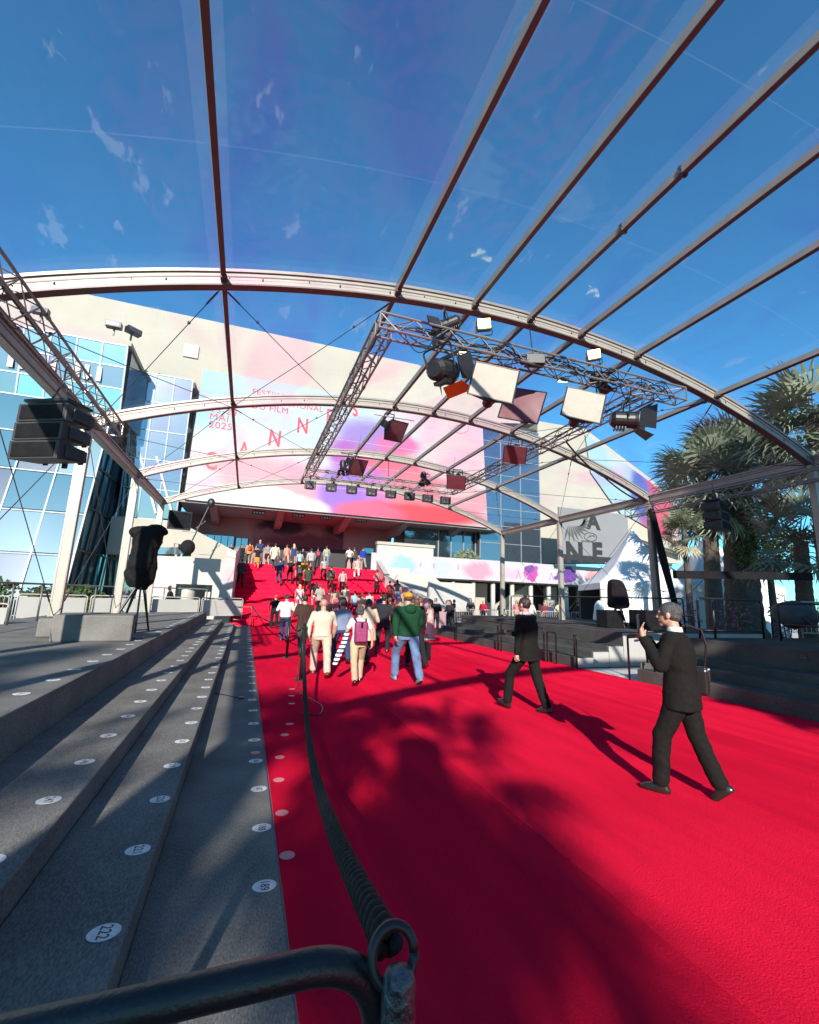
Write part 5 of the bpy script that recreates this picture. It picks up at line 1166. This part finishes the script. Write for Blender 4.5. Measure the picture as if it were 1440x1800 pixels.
inst('rain_cover', caps_mesh([('l', [(.02, 0, .98, .10, .09), (.02, 0, 1.15, .22, .16), (-.03, 0, 1.5, .30, .22), (-.02, 0, 1.9, .27, .22), (.02, 0, 2.2, .30, .24), (.02, 0, 2.36, .28, .22)]), ('e', (.17, 0, 2.36), (.24, .20, .13)), ('e', (-.12, 0, 2.28), (.26, .22, .16)), ('e', (-.16, .05, 1.3), (.2, .16, .28)), ('e', (.0, -.15, 1.75), (.14, .16, .5))], .022, 2, .035, 4, 3), wc, m=None)
wc.children[0].data.materials.append(black_cloth)
for k in range(3):
    a = k * 2.094 + .5; MB().tube([(.05 * math.cos(a), .05 * math.sin(a), 1.08), (.34 * math.cos(a), .34 * math.sin(a), .02)], .022, 7).build('tripod_leg', black_m, wc)
    MB().tube([(.1 * math.cos(a), .1 * math.sin(a), 1.08), (.29 * math.cos(a), .29 * math.sin(a), .25)], .012, 6).build('tripod_leg', steel, wc)
    MB().tube([(0, 0, .05), (.34 * math.cos(a), .34 * math.sin(a), .05)], .014, 6).build('spreader', black_m, wc)
MB().tube([(-.1, 0, 1.0), (-.55, -.1, .02)], .03, 8).build('pan_bar', black_m, wc)
def fab(name, col, **k):
    col = tuple(c * .66 if max(col) > .3 else c for c in col)
    return mat('cloth_' + name, col, .9, 0, k.pop('var', .12), k.pop('scale', 7), .35, 60, spec=.15, **k)
def shoe_mesh():
    return caps_mesh([('l', [(0, .05, -.085, .042, .125), (0, .05, -.06, .046, .130), (0, .03, -.035, .042, .10), (0, -.005, .0, .036, .05), (0, -.01, .03, .034, .04)])], .008, 2)
def person(label, loc, h, rz=0, pose='walk', arms='swing', top='shirt', tc=None, leg='trousers', lc=None, hair='short', hc=None, sk=None, fem=False, group='people walking up the red carpet and stairs', hero=False, vox=.019, shoes=None, build=1.0, tilt_=0, bent=None, curl=.6, head_turn=0):
    J = skeleton(pose, arms)
    t = thing('person', label, 'person', loc, rz, group); s_ = h / 1.75; t.scale = (s_ * build, s_ * build, s_)
    if tilt_: t.rotation_euler.x = tilt_
    bv = .0075 if hero else (.012 if vox < .015 else .016)
    key = (pose, arms, fem, bv, str(bent), curl)
    inst('body', cached(('body',) + key, lambda: caps_mesh(body_parts(J, fem, hero, bent, curl), bv, 2)), t)
    def put(nm, key2, parts, m_, v, fold):
        def mk():
            q = caps_mesh(parts, v, 3, fold, 8)
            if nm == 'trousers':
                for w in q.vertices:
                    a = J['ankL'] if w.co.x < 0 else J['ankR']
                    if w.co.z < a.z - .02 and abs(w.co.y - a.y) < .14: w.co.z = a.z - .02 + .1 * (w.co.z - a.z + .02)
            return q
        me = cached((nm,) + key2 + (v,), mk)
        if not me.materials: me.materials.append(m_)
        return inst(nm, me, t, m=m_)
    b = t.children[0]
    if not b.data.materials: b.data.materials.append(skin)
    b.material_slots[0].link = 'OBJECT'; b.material_slots[0].material = sk or skin
    J2 = J
    if leg: put({'trousers': 'trousers', 'shorts': 'shorts', 'skirt': 'skirt'}[leg], (pose, leg), leg_parts(J, leg), lc or black_cloth, vox, .010 if hero else .006)
    put({'gown': 'gown', 'dress': 'dress', 'jacket': 'jacket', 'coat': 'coat', 'tshirt': 'shirt', 'shirt': 'shirt', 'hoodie': 'hoodie', 'blouse': 'shirt'}[top], (pose if top == 'gown' else '', arms, pose in ('walk', 'climb', 'hero1', 'hero2'), top, fem), top_parts(J, top, fem), tc or black_cloth, vox * .9, .011 if hero else .006)
    if hair: put('cap' if hair == 'cap' else 'hat' if hair == 'hat' else 'hair', (hair, hero), hair_parts(J, hair), hc or hair_dark, .007 if hero else .014, .006 if hair in ('short', 'bob', 'long') else 0)
    sm_ = cached(('shoe',), shoe_mesh)
    if not sm_.materials: sm_.materials.append(shoe_m)
    for q in 'LR':
        a = J['ank' + q]; rx_ = 0
        if q == 'R' and pose in ('walk', 'hero1', 'hero2', 'climb'): rx_ = -.75 if pose == 'hero2' else -.5
        if q == 'L' and pose == 'walkR': rx_ = -.5
        if (q == 'L' and pose == 'walk') or (q == 'R' and pose == 'walkR'): rx_ = .12
        if pose == 'hero1': rx_ = .35 if q == 'L' else -.1
        inst('shoe', sm_, t, a + Vector((0, 0, 0)), (rx_, 0, 0), m=shoes)
    return t
def backpack(label, p, col, s=1.0, dy=-.2, z=1.2, straps=True):
    """worn on the back of person p"""
    M = Matrix.Rotation(p.rotation_euler.z, 3, 'Z'); sc = p.scale.z; q = Vector(p.location) + M @ Vector((0, dy * sc, z * sc))
    t = thing('backpack', label, 'backpack', q, p.rotation_euler.z, 'backpacks worn by walking people')
    m_ = mat('bag_' + label[:14], col, .6, 0, .1, 10)
    bevel(MB().box((0, 0, 0), (.27 * s, .14 * s, .42 * s)).build('main_bag', m_, t), .05, 3); bevel(MB().box((0, -.09 * s, -.08 * s), (.22 * s, .06 * s, .2 * s)).build('front_pocket', m_, t), .025, 2)
    g = MB()
    for k in (-1, 1): g.tube(rounded([(k * .09, .03, .2 * s), (k * .11, .12, .26 * s), (k * .12, .2, .24 * s)], .05), .016, 6)
    g.tube([(0, -.07 * s, .19 * s), (0, -.10 * s, .1 * s)], .02, 6); g.build('strap', black_cloth, t)
    return t
tux = mat('black_suit_wool', (.009, .008, .007), .85, 0, .25, 50, .4, 300, spec=.15)
black_top = fab('black', (.015, .015, .017)); white_c = fab('white', (.75, .74, .70)); cream_c = fab('cream', (.72, .62, .46)); khaki = fab('khaki', (.62, .48, .30)); denim = fab('denim', (.10, .16, .26), var=.3); navy = fab('navy', (.03, .045, .10))
# two men in dinner suits, nearest
h2_ = person('man in a black suit raising a phone with both hands, nearest on the right', (3.98, 3.36, .004), 1.73, R(30), 'hero2', 'phone', 'jacket', tux, 'trousers', tux, 'short', hair_grey, None, False, 'men in black suits on the carpet', True, .012, None, 1.05, 0, Vector((0, .12, 1)), .35)
h1_ = person('man in a black dinner suit walking away with his head turned left, middle right', (4.34, 6.40, .004), 1.76, R(24), 'hero1', 'tux1', 'jacket', tux, 'trousers', tux, 'short', hair_dark, None, False, 'men in black suits on the carpet', True, .012, None, 1.03, 0, None, 1.0)
for (p, col) in ((h2_, 0), (h1_, 1)):
    J = skeleton('stand'); n_ = J['neck']
    MB().lathe([(.070, -.035), (.066, 0), (.060, .028), (.057, .028)], tuple(n_ + Vector((0, -.012, 0))), 18).build('shirt_collar', white_c, p, smooth=True)
    JJ = skeleton('hero2', 'phone') if not col else skeleton('hero1', 'tux1')
    for q in 'LR':
        w, e = JJ['wr' + q], JJ['el' + q]; d = (w - e).normalized(); MB().tube([w - d * .035, w - d * .005], .034, 12).build('shirt_cuff', white_c, p, smooth=True)
    g = MB()    # back vent, lapel seam, side seams
    g.tube([(.0, -.128, .84), (.0, -.140, 1.02), (0, -.135, 1.25)], .0035, 4); g.build('back_seam', black_rail, p)
M2 = Matrix.Rotation(R(34), 3, 'Z'); JJ = skeleton('hero2', 'phone')
pl2 = Vector(h2_.location) + M2 @ ((JJ['wrL'] + Vector((.03, .07, .14))) * (1.73 / 1.75))
ph = thing('phone', 'dark smartphone held up by the nearest suited man', 'phone', pl2, R(34)); bevel(MB().box((0, 0, 0), (.088, .011, .175)).build('phone_body', black_m, ph), .006, 3); MB().box((0, -.0056, 0), (.07, .001, .148)).build('screen', mat('phone_screen', (.02, .03, .04), .1), ph); MB().box((-.02, .007, .055), (.03, .005, .03)).build('camera_lens', lens_m, ph)
bg = thing('shoulder_bag', 'black leather shoulder bag with steel buckles on the right hip of the nearest suited man', 'bag', Vector(h2_.location) + M2 @ Vector((.30, -.06, .98)), R(34))
bevel(MB().box((0, 0, 0), (.11, .30, .26)).build('bag_body', shoe_m, bg), .03, 3); bevel(MB().box((.03, -.02, .06), (.075, .29, .15)).build('flap', shoe_m, bg), .02, 2)
for q in (-.07, .07): MB().box((.07, q, 0), (.008, .03, .04)).build('buckle', steel, bg)
MB().tube([(0, -.12, .12), (-.02, -.15, .35), (-.05, -.12, .5), (-.07, .0, .54), (-.05, .12, .44), (0, .12, .12)], .010, 6).build('strap', shoe_m, bg)
# carpet walkers, near to far
p = person('heavy set man in a dark green hoodie, orange cap and blue jeans', (3.22, 9.0, .004), 1.80, R(2), 'walk', 'swing', 'hoodie', fab('bottle_green', (.009, .045, .02)), 'trousers', denim, 'cap', fab('orange_yellow', (.75, .36, .03)), None, build=1.16, vox=.013, shoes=mat('grey_trainer', (.16, .22, .22), .7))
MB().ell((0, -.10, 1.42), (.11, .07, .10), 14, 10).build('hood', fab('bottle_green', (.009, .045, .02)), p, smooth=True)
MB().ell((0, .025, 1.63), (.083, .095, .06), 14, 10).build('hair', hair_brown, p, smooth=True)
p = person('grey haired woman in a white tee and khaki trousers wearing a magenta backpack', (2.20, 9.0, .004), 1.50, R(-4), 'walkR', 'swing', 'tshirt', white_c, 'trousers', khaki, 'bob', hair_grey, skin, True, vox=.013, build=1.05)
backpack('magenta and black backpack on the woman in khaki trousers', p, (.22, .015, .085), .98, -.23, 1.16)
sc_ = MB().tube([(0, 0, 0), (-.06, .0, -.22), (-.16, -.02, -.45), (-.22, -.03, -.62)], [.05, .055, .06, .05], 10)
mzs = mat('striped_scarf', (.7, .7, .7), .8); nt = mzs.node_tree; wv = nt.nodes.new('ShaderNodeTexWave'); wv.inputs['Scale'].default_value = 4; wv.bands_direction = 'Z'; tc_ = nt.nodes.new('ShaderNodeTexCoord'); nt.links.new(tc_.outputs['Object'], wv.inputs[0]); cr = nt.nodes.new('ShaderNodeValToRGB'); cr.color_ramp.elements[0].position = .45; cr.color_ramp.elements[1].position = .55; cr.color_ramp.elements[0].color = (.03, .04, .07, 1); nt.links.new(wv.outputs[0], cr.inputs[0]); nt.links.new(cr.outputs[0], nt.nodes['Principled BSDF'].inputs[0])
tag(sc_.build('striped_scarf', mzs, None, True, loc=(1.98, 9.1, .98)), 'black and white striped cloth hanging from the arm of the backpack woman', 'scarf')
person('bald elderly man in a cream shirt and pale trousers', (1.62, 9.95, .004), 1.60, R(-3), 'walk', 'swing', 'shirt', cream_c, 'trousers', fab('pale_beige', (.66, .56, .42)), None, None, skin, vox=.013, build=1.18, shoes=mat('brown_shoe', (.12, .05, .02), .5))
person('woman with dark hair wearing a cream shawl over a red top', (3.06, 11.6, .004), 1.62, R(4), 'walkR', 'front', 'coat', fab('cream_shawl', (.70, .58, .40)), 'trousers', black_top, 'bob', hair_dark, None, True, vox=.014, build=1.05)
person('person in a denim blue shirt and navy trousers, left of the backpack woman', (2.42, 11.8, .004), 1.58, R(5), 'walk', 'front', 'shirt', fab('sky_denim', (.22, .33, .42)), 'trousers', navy, 'short', hair_grey, vox=.014, build=1.12)
person('woman with long brown hair in a black blazer, ahead of the denim shirt', (2.30, 14.2, .004), 1.62, R(-5), 'walk', 'swing', 'jacket', black_top, 'trousers', black_top, 'long', hair_brown, None, True)
person('man with dark hair in a brown jacket behind the elderly man', (1.62, 13.2, .004), 1.66, R(8), 'walkR', 'front', 'jacket', fab('dark_brown', (.05, .025, .02)), 'trousers', fab('olive', (.05, .05, .035)), 'short', hair_dark, build=1.08)
person('man in a white shirt with a diagonal bag strap and navy jeans', (1.42, 17, 0.004), 1.66, R(-8), 'walk', 'front', 'shirt', white_c, 'trousers', navy, 'short', hair_grey, build=1.15)
person('person with a black vest over white, beside the white shirted man', (2.05, 17.3, .004), 1.6, R(0), 'walkR', 'front', 'tshirt', black_top, 'trousers', black_top, 'bob', hair_dark, None, True)
person('red haired person in a black top standing alone near the stair foot', (1.42, 23.2, .004), 1.60, R(-4), 'stand', 'swing', 'tshirt', black_top, 'trousers', black_top, 'short', mat('red_hair', (.35, .05, .03), .6), build=1.15)
person('man in a dark suit stretching out his left arm, left of the green hoodie', (4.05, 13.6, .004), 1.74, R(-30), 'walkR', 'point', 'jacket', navy if 0 else fab('charcoal', (.022, .022, .028)), 'trousers', fab('charcoal', (.022, .022, .028)), 'short', hair_dark)
person('person in a long black coat carrying a black tote bag beyond the green hoodie', (4.1, 10.8, .004), 1.66, R(6), 'walk', 'swing', 'coat', black_top, 'trousers', black_top, 'bob', hair_brown, None, True)
tb = thing('tote_bag', 'black tote bag hanging beside the green hoodie man', 'bag', (4.32, 10.65, .42)); bevel(MB().box((0, 0, 0), (.12, .3, .42)).build('bag_body', black_cloth, tb), .02); MB().tube(rounded([(0, -.08, .2), (0, -.06, .4), (0, .06, .4), (0, .08, .2)], .05), .01, 6).build('handle', black_cloth, tb)
person('man with glasses in a black suit turned sideways, right of the green hoodie', (5.15, 13.2, .004), 1.72, R(60), 'stand', 'front', 'jacket', black_top, 'trousers', black_top, 'short', hair_brown)
person('woman in a long pale pink gown with a small train near the right steps', (7.35, 17.8, .004), 1.66, R(40), 'stand', 'front', 'gown', fab('pale_pink', (.78, .48, .42)), None, None, 'long', hair_dark, None, True)
tag(MB().ell((0, 0, 0), (.5, .3, .05), 20, 8).build('gown_train', fab('pale_pink', (.78, .48, .42)), None, True, loc=(7.0, 17.6, .05)), 'pale pink train of the gown spread on the red carpet', 'cloth')
GR = 'people gathered at the right foot of the stairs'
for k, (x, y, h, col, hr, hcc, rz, lb, fm) in enumerate([
    (7.1, 21.0, 1.66, fab('grey_beige', (.30, .26, .20)), 'bob', hair_dark, 30, 'woman in a grey beige top left of the pink gown group', True),
    (6.4, 20.0, 1.62, black_top, 'short', hair_dark, 50, 'person in black with pale sleeves between the glasses man and the pink gown', False),
    (8.9, 20.9, 1.70, black_top, 'cap', fab('pale_grey', (.5, .48, .44)), -20, 'person in a black coat with a pale cap right of the pink gown', False),
    (9.9, 21.4, 1.64, fab('charcoal', (.022, .022, .028)), 'long', hair_dark, 120, 'woman in black facing left at the corner of the right steps', True),
    (5.7, 18.2, 1.66, fab('mid_brown', (.12, .07, .04)), 'short', hair_brown, 10, 'person in a brown jacket half hidden by the glasses man', False),
    (8.3, 22.6, 1.60, fab('olive', (.05, .05, .035)), 'bob', hair_brown, -60, 'woman in olive behind the pink gown', True)]):
    person(lb, (x, y, .004), h, R(rz), 'stand', 'front', 'jacket', col, 'trousers', black_top, hr, hcc, None, fm, GR)
# on the stairs: (u, v of the feet), height, facing, ...
GS = 'people climbing the red stairs'
def climber(label, loc, h, **k): return person(label, loc, h, k.pop('rz', R(random.uniform(-12, 12))), k.pop('pose', 'climb'), k.pop('arms', 'swing'), k.pop('top', 'shirt'), k.pop('tc'), k.pop('leg', 'trousers'), k.pop('lc', black_top), k.pop('hair', 'short'), k.pop('hc', hair_dark), None, k.pop('fem', False), GS, **k)
olive = fab('olive', (.05, .05, .035)); greyj = fab('dark_grey_jacket', (.05, .05, .045)); peach = fab('peach', (.70, .36, .28)); ltblue = fab('light_blue', (.36, .55, .62)); sage = fab('sage', (.42, .42, .32)); royal = fab('royal_blue', (.02, .06, .36)); mustard = fab('mustard', (.60, .30, .04))
climber('person in a dark grey jacket climbing alone on the far left of the stairs', (-0.37, 29.32, 2.002), 1.68, tc=greyj, top='jacket', hc=hair_brown)
climber('woman in a black top and mustard skirt on the upper left stairs', (0.53, 32.94, 3.234), 1.62, tc=black_top, top='tshirt', leg='skirt', lc=mustard, fem=True)
climber('man in a navy suit climbing left of the middle', (1.89, 29.68, 2.156), 1.72, tc=navy, top='jacket', lc=navy)
climber('woman in black with a mustard scarf right of the navy suit', (2.59, 30.04, 2.31), 1.6, tc=black_top, top='tshirt', fem=True, hc=hair_brown)
climber('woman in a light blue tee on the upper middle stairs', (3.38, 32.58, 3.08), 1.62, tc=ltblue, top='tshirt', fem=True, hc=hair_dark, hair='bob')
p = climber('person in black with a dark backpack below the light blue tee', (3.08, 29.32, 2.002), 1.62, tc=black_top, top='tshirt', rz=0)
backpack('dark grey backpack on the black clad stair climber', p, (.03, .035, .04), .95)
climber('blond woman in a white top low on the middle stairs', (2.87, 26.33, 0.616), 1.60, tc=white_c, top='tshirt', fem=True, hair='long', hc=hair_blond, lc=fab('white_trousers', (.7, .69, .66)))
climber('woman with long black hair and white shorts in the middle of the stairs', (3.79, 26.44, 0.77), 1.64, tc=black_top, top='tshirt', leg='shorts', lc=white_c, fem=True, hair='long')
climber('person in a red black striped top on the upper middle stairs', (4.95, 31.5, 2.618), 1.62, tc=mat('cloth_striped_red', (.30, .08, .07), .8, 0, .9, 24, stretch=(.1, .1, 2), col2=(.48, .44, .4)), top='tshirt', hair='cap', hc=fab('pale_grey', (.5, .48, .44)))
p = climber('man in a grey green jacket and backpack in the middle of the stairs', (5.03, 28.96, 1.848), 1.68, tc=olive, top='jacket', rz=0)
backpack('grey green backpack on the man in the middle of the stairs', p, (.07, .08, .06), 1.0)
climber('woman with a wide dark hat and pale top in the middle of the stairs', (5.73, 28.6, 1.694), 1.62, tc=fab('pale_pattern', (.5, .42, .38), var=.5, scale=25), top='blouse', fem=True, hair='hat', hc=black_top)
climber('man in a beige jacket on the lower middle stairs', (4.78, 25.72, 0.462), 1.66, tc=khaki, top='jacket', lc=khaki, build=1.1, hc=hair_brown)
climber('man in a cream jacket on the lower middle stairs beside the beige one', (5.42, 26.08, 0.616), 1.66, tc=cream_c, top='jacket', lc=cream_c, hc=hair_grey)
climber('woman in a patterned rose dress low on the stairs', (4.76, 25, 0.154), 1.58, tc=fab('rose_pattern', (.45, .15, .14), var=.6, scale=25), top='dress', leg=None, fem=True, hair='bob', hc=hair_brown)
climber('man in a light blue shirt at the stair foot', (5.85, 25.36, 0.308), 1.66, tc=ltblue, lc=navy)
climber('man in a white checked shirt at the stair foot right of the light blue one', (6.7, 25.36, 0.308), 1.66, tc=fab('white_check', (.66, .55, .52), var=.2, scale=30), lc=navy)
climber('man in white tee with pale blue jeans descending look on the right stairs', (7.39, 31.86, 2.772), 1.66, tc=fab('pale_pattern', (.5, .42, .38), var=.5, scale=25), top='tshirt', lc=fab('white_trousers', (.7, .69, .66)), hc=hair_grey)
climber('girl in a black vest leaning at the right parapet of the stairs', (9.03, 27.52, 1.232), 1.56, tc=black_top, top='tshirt', lc=denim, fem=True, hair='long', pose='stand')
climber('person in dark red beside the right parapet', (8.44, 27.16, 1.078), 1.6, tc=fab('dark_red', (.20, .03, .03)), pose='stand')
# at the top of the stairs
GT = 'people at the top of the red stairs'
def toper(label, u_loc, h, **k): return person(label, u_loc, h, k.pop('rz', R(random.uniform(-15, 15))), k.pop('pose', 'walk'), k.pop('arms', 'swing'), k.pop('top', 'shirt'), k.pop('tc'), k.pop('leg', 'trousers'), k.pop('lc', black_top), k.pop('hair', 'short'), k.pop('hc', hair_dark), None, k.pop('fem', False), GT, **k)
def T(q): return (q[0], q[1], 3.70)
p = toper('person in an orange jacket with a red backpack at the top left of the stairs', T((-0.02, 34.9, 3.95)), 1.62, tc=fab('orange', (.70, .30, .12)), top='jacket', lc=olive, rz=0); backpack('dark red backpack on the orange jacket', p, (.30, .02, .02), .8)
toper('tall bald man in a navy vest at the top left of the stairs', T((0.69, 35.2, 4.01)), 1.86, tc=navy, top='tshirt', hair=None, lc=navy, build=1.1)
toper('person in grey right of the navy vest at the top of the stairs', T((1.24, 34.8, 4.02)), 1.58, tc=fab('mid_grey', (.3, .3, .32)), top='tshirt', fem=True, leg='skirt')
toper('man in a cream jacket with a bag strap at the top of the stairs', (1.7, 33.3, 3.388), 1.78, tc=cream_c, top='coat', lc=greyj, build=1.1)
toper('woman in a peach top and trousers at the top of the stairs', T((2.64, 34.9, 3.9)), 1.58, tc=peach, lc=peach, fem=True, hc=hair_brown)
toper('blond woman in a navy dress at the top of the stairs', T((3.13, 34.8, 3.92)), 1.68, tc=navy, top='dress', leg=None, fem=True, hair='long', hc=hair_blond)
toper('man in a black and white patterned shirt at the top middle of the stairs', (4.17, 32.58, 3.08), 1.80, tc=mat('cloth_spotted', (.05, .05, .05), .8, 0, .1, 40, col2=(.55, .53, .5)), lc=greyj, build=1.15)
p = toper('small person with a red backpack at the top of the stairs', T((4.95, 34.9, 4.03)), 1.52, tc=navy, lc=black_top, rz=0); backpack('bright red backpack on the small person at the top', p, (.55, .03, .02), .8)
toper('man in a sage shirt with a strap at the top middle of the stairs', T((5.58, 34.7, 3.96)), 1.70, tc=sage, lc=denim)
toper('man in a white tee at the top right of the stairs', (7.22, 34.02, 3.696), 1.66, tc=white_c, top='tshirt', arms='hips')
toper('man in a dark shirt beside the white tee at the top right of the stairs', T((7.86, 35.2, 4.12)), 1.76, tc=greyj, hc=hair_grey)
toper('man in a royal blue sweater at the top right of the stairs', (8.29, 34.02, 3.696), 1.70, tc=royal, lc=fab('grey_trousers', (.2, .2, .2)), build=1.1)
for k, (u, lb) in enumerate(((-.6, 'doorman in black at the far left of the entrance'), (.3, 'second doorman in black left of the entrance doors'), (3.2, 'usher in black inside the central entrance'))):
    toper(lb, (-1.4 + k * .8 if k < 2 else 4.2, 38.5, 3.70), 1.72, tc=black_top, top='jacket', rz=R(180), pose='stand')
extra = [('man in a pale grey shirt in the packed crowd at the stair foot', 560, 1080, sage, 'short', hair_grey, 'jacket'), ('woman in a burgundy top in the packed crowd at the stair foot', 576, 1090, fab('maroon', (.15, .03, .05)), 'bob', hair_brown, 'tshirt'), ('person in a black jacket just behind the beige jacketed climber', 598, 1102, black_top, 'short', hair_dark, 'jacket'), ('person in a tan coat beside the man in the light blue shirt', 634, 1102, khaki, 'bob', hair_brown, 'coat'), ('person in a navy jacket at the stair foot behind the arm stretching man', 668, 1098, navy, 'short', hair_dark, 'jacket'), ('person in a dusty pink blouse climbing near the right landing', 662, 1044, fab('dusty_pink', (.6, .25, .24)), 'bob', hair_dark, 'blouse'), ('man in an olive jacket with a lifted head left of the landing', 540, 1045, olive, 'short', hair_brown, 'jacket'), ('woman in a mustard cardigan on the middle stairs', 533, 1028, mustard, 'long', hair_brown, 'jacket')]
locs = [(3.97, 26.08, 0.616), (4.42, 25.63, 0.308), (5.02, 25, 0.154), (6.16, 25, 0.154), (7.27, 25, 0.154), (8.09, 28.96, 1.848), (3.57, 28.6, 1.694), (3.45, 30.04, 2.31)]
for (lb, u, v, c, hr, hcc, tp), l_ in zip(extra, locs): climber(lb, l_, random.uniform(1.56, 1.74), tc=c, top=tp, hair=hr, hc=hcc, fem=hr != 'short', pose=random.choice(['climb', 'walk', 'stand']), arms=random.choice(['swing', 'front']))
# crowd behind the barrier at the right
GC = 'spectators behind the barrier at the right'
cols = [('orange haired spectator in denim blue', fab('sky_denim', (.22, .33, .42)), mat('ginger_hair', (.5, .2, .06), .6)), ('spectator in a dark coat', black_top, hair_dark), ('spectator in grey with dark hair', greyj, hair_dark), ('spectator in a crimson jacket', fab('crimson', (.50, .02, .06)), hair_blond), ('spectator in black with long dark hair', black_top, hair_dark), ('spectator in pale blue', ltblue, hair_grey), ('spectator in a dusty pink top', fab('dusty_pink', (.6, .25, .24)), hair_brown), ('spectator in white with a cap', white_c, hair_white), ('spectator in a maroon sweater', fab('maroon', (.15, .03, .05)), hair_brown), ('spectator in navy', navy, hair_dark), ('spectator in beige', cream_c, hair_grey), ('spectator in an olive coat', olive, hair_dark), ('spectator in bright blue jacket', royal, hair_blond), ('spectator in a rust red coat', fab('rust', (.35, .08, .03)), hair_dark)]
for k, (lb, c, hcc) in enumerate(cols):
    x = 12.8 + k * .98 + random.uniform(-.35, .35); person(lb + ' behind the white barrier, ' + ['leftmost', 'second', 'third', 'fourth', 'fifth', 'sixth', 'seventh', 'eighth', 'ninth', 'tenth', 'eleventh', 'twelfth', 'thirteenth', 'rightmost'][k] + ' of the row', (x, 28.3 + random.uniform(-.3, .8), 0), random.uniform(1.58, 1.8), R(180 + random.uniform(-50, 50)), 'stand', random.choice(['front', 'swing', 'hips']), 'jacket', c, 'trousers', black_top, random.choice(['short', 'bob', 'long']), hcc, None, k % 2 == 0, GC)
person('security man in a black suit standing beyond the left deck', (-3.24, 23.5, 0.92)[:2] + (.15,), 1.72, R(90), 'stand', 'swing', 'jacket', black_top, 'trousers', black_top, None, None, None, False, 'security staff')
print('objects', len(bpy.data.objects))
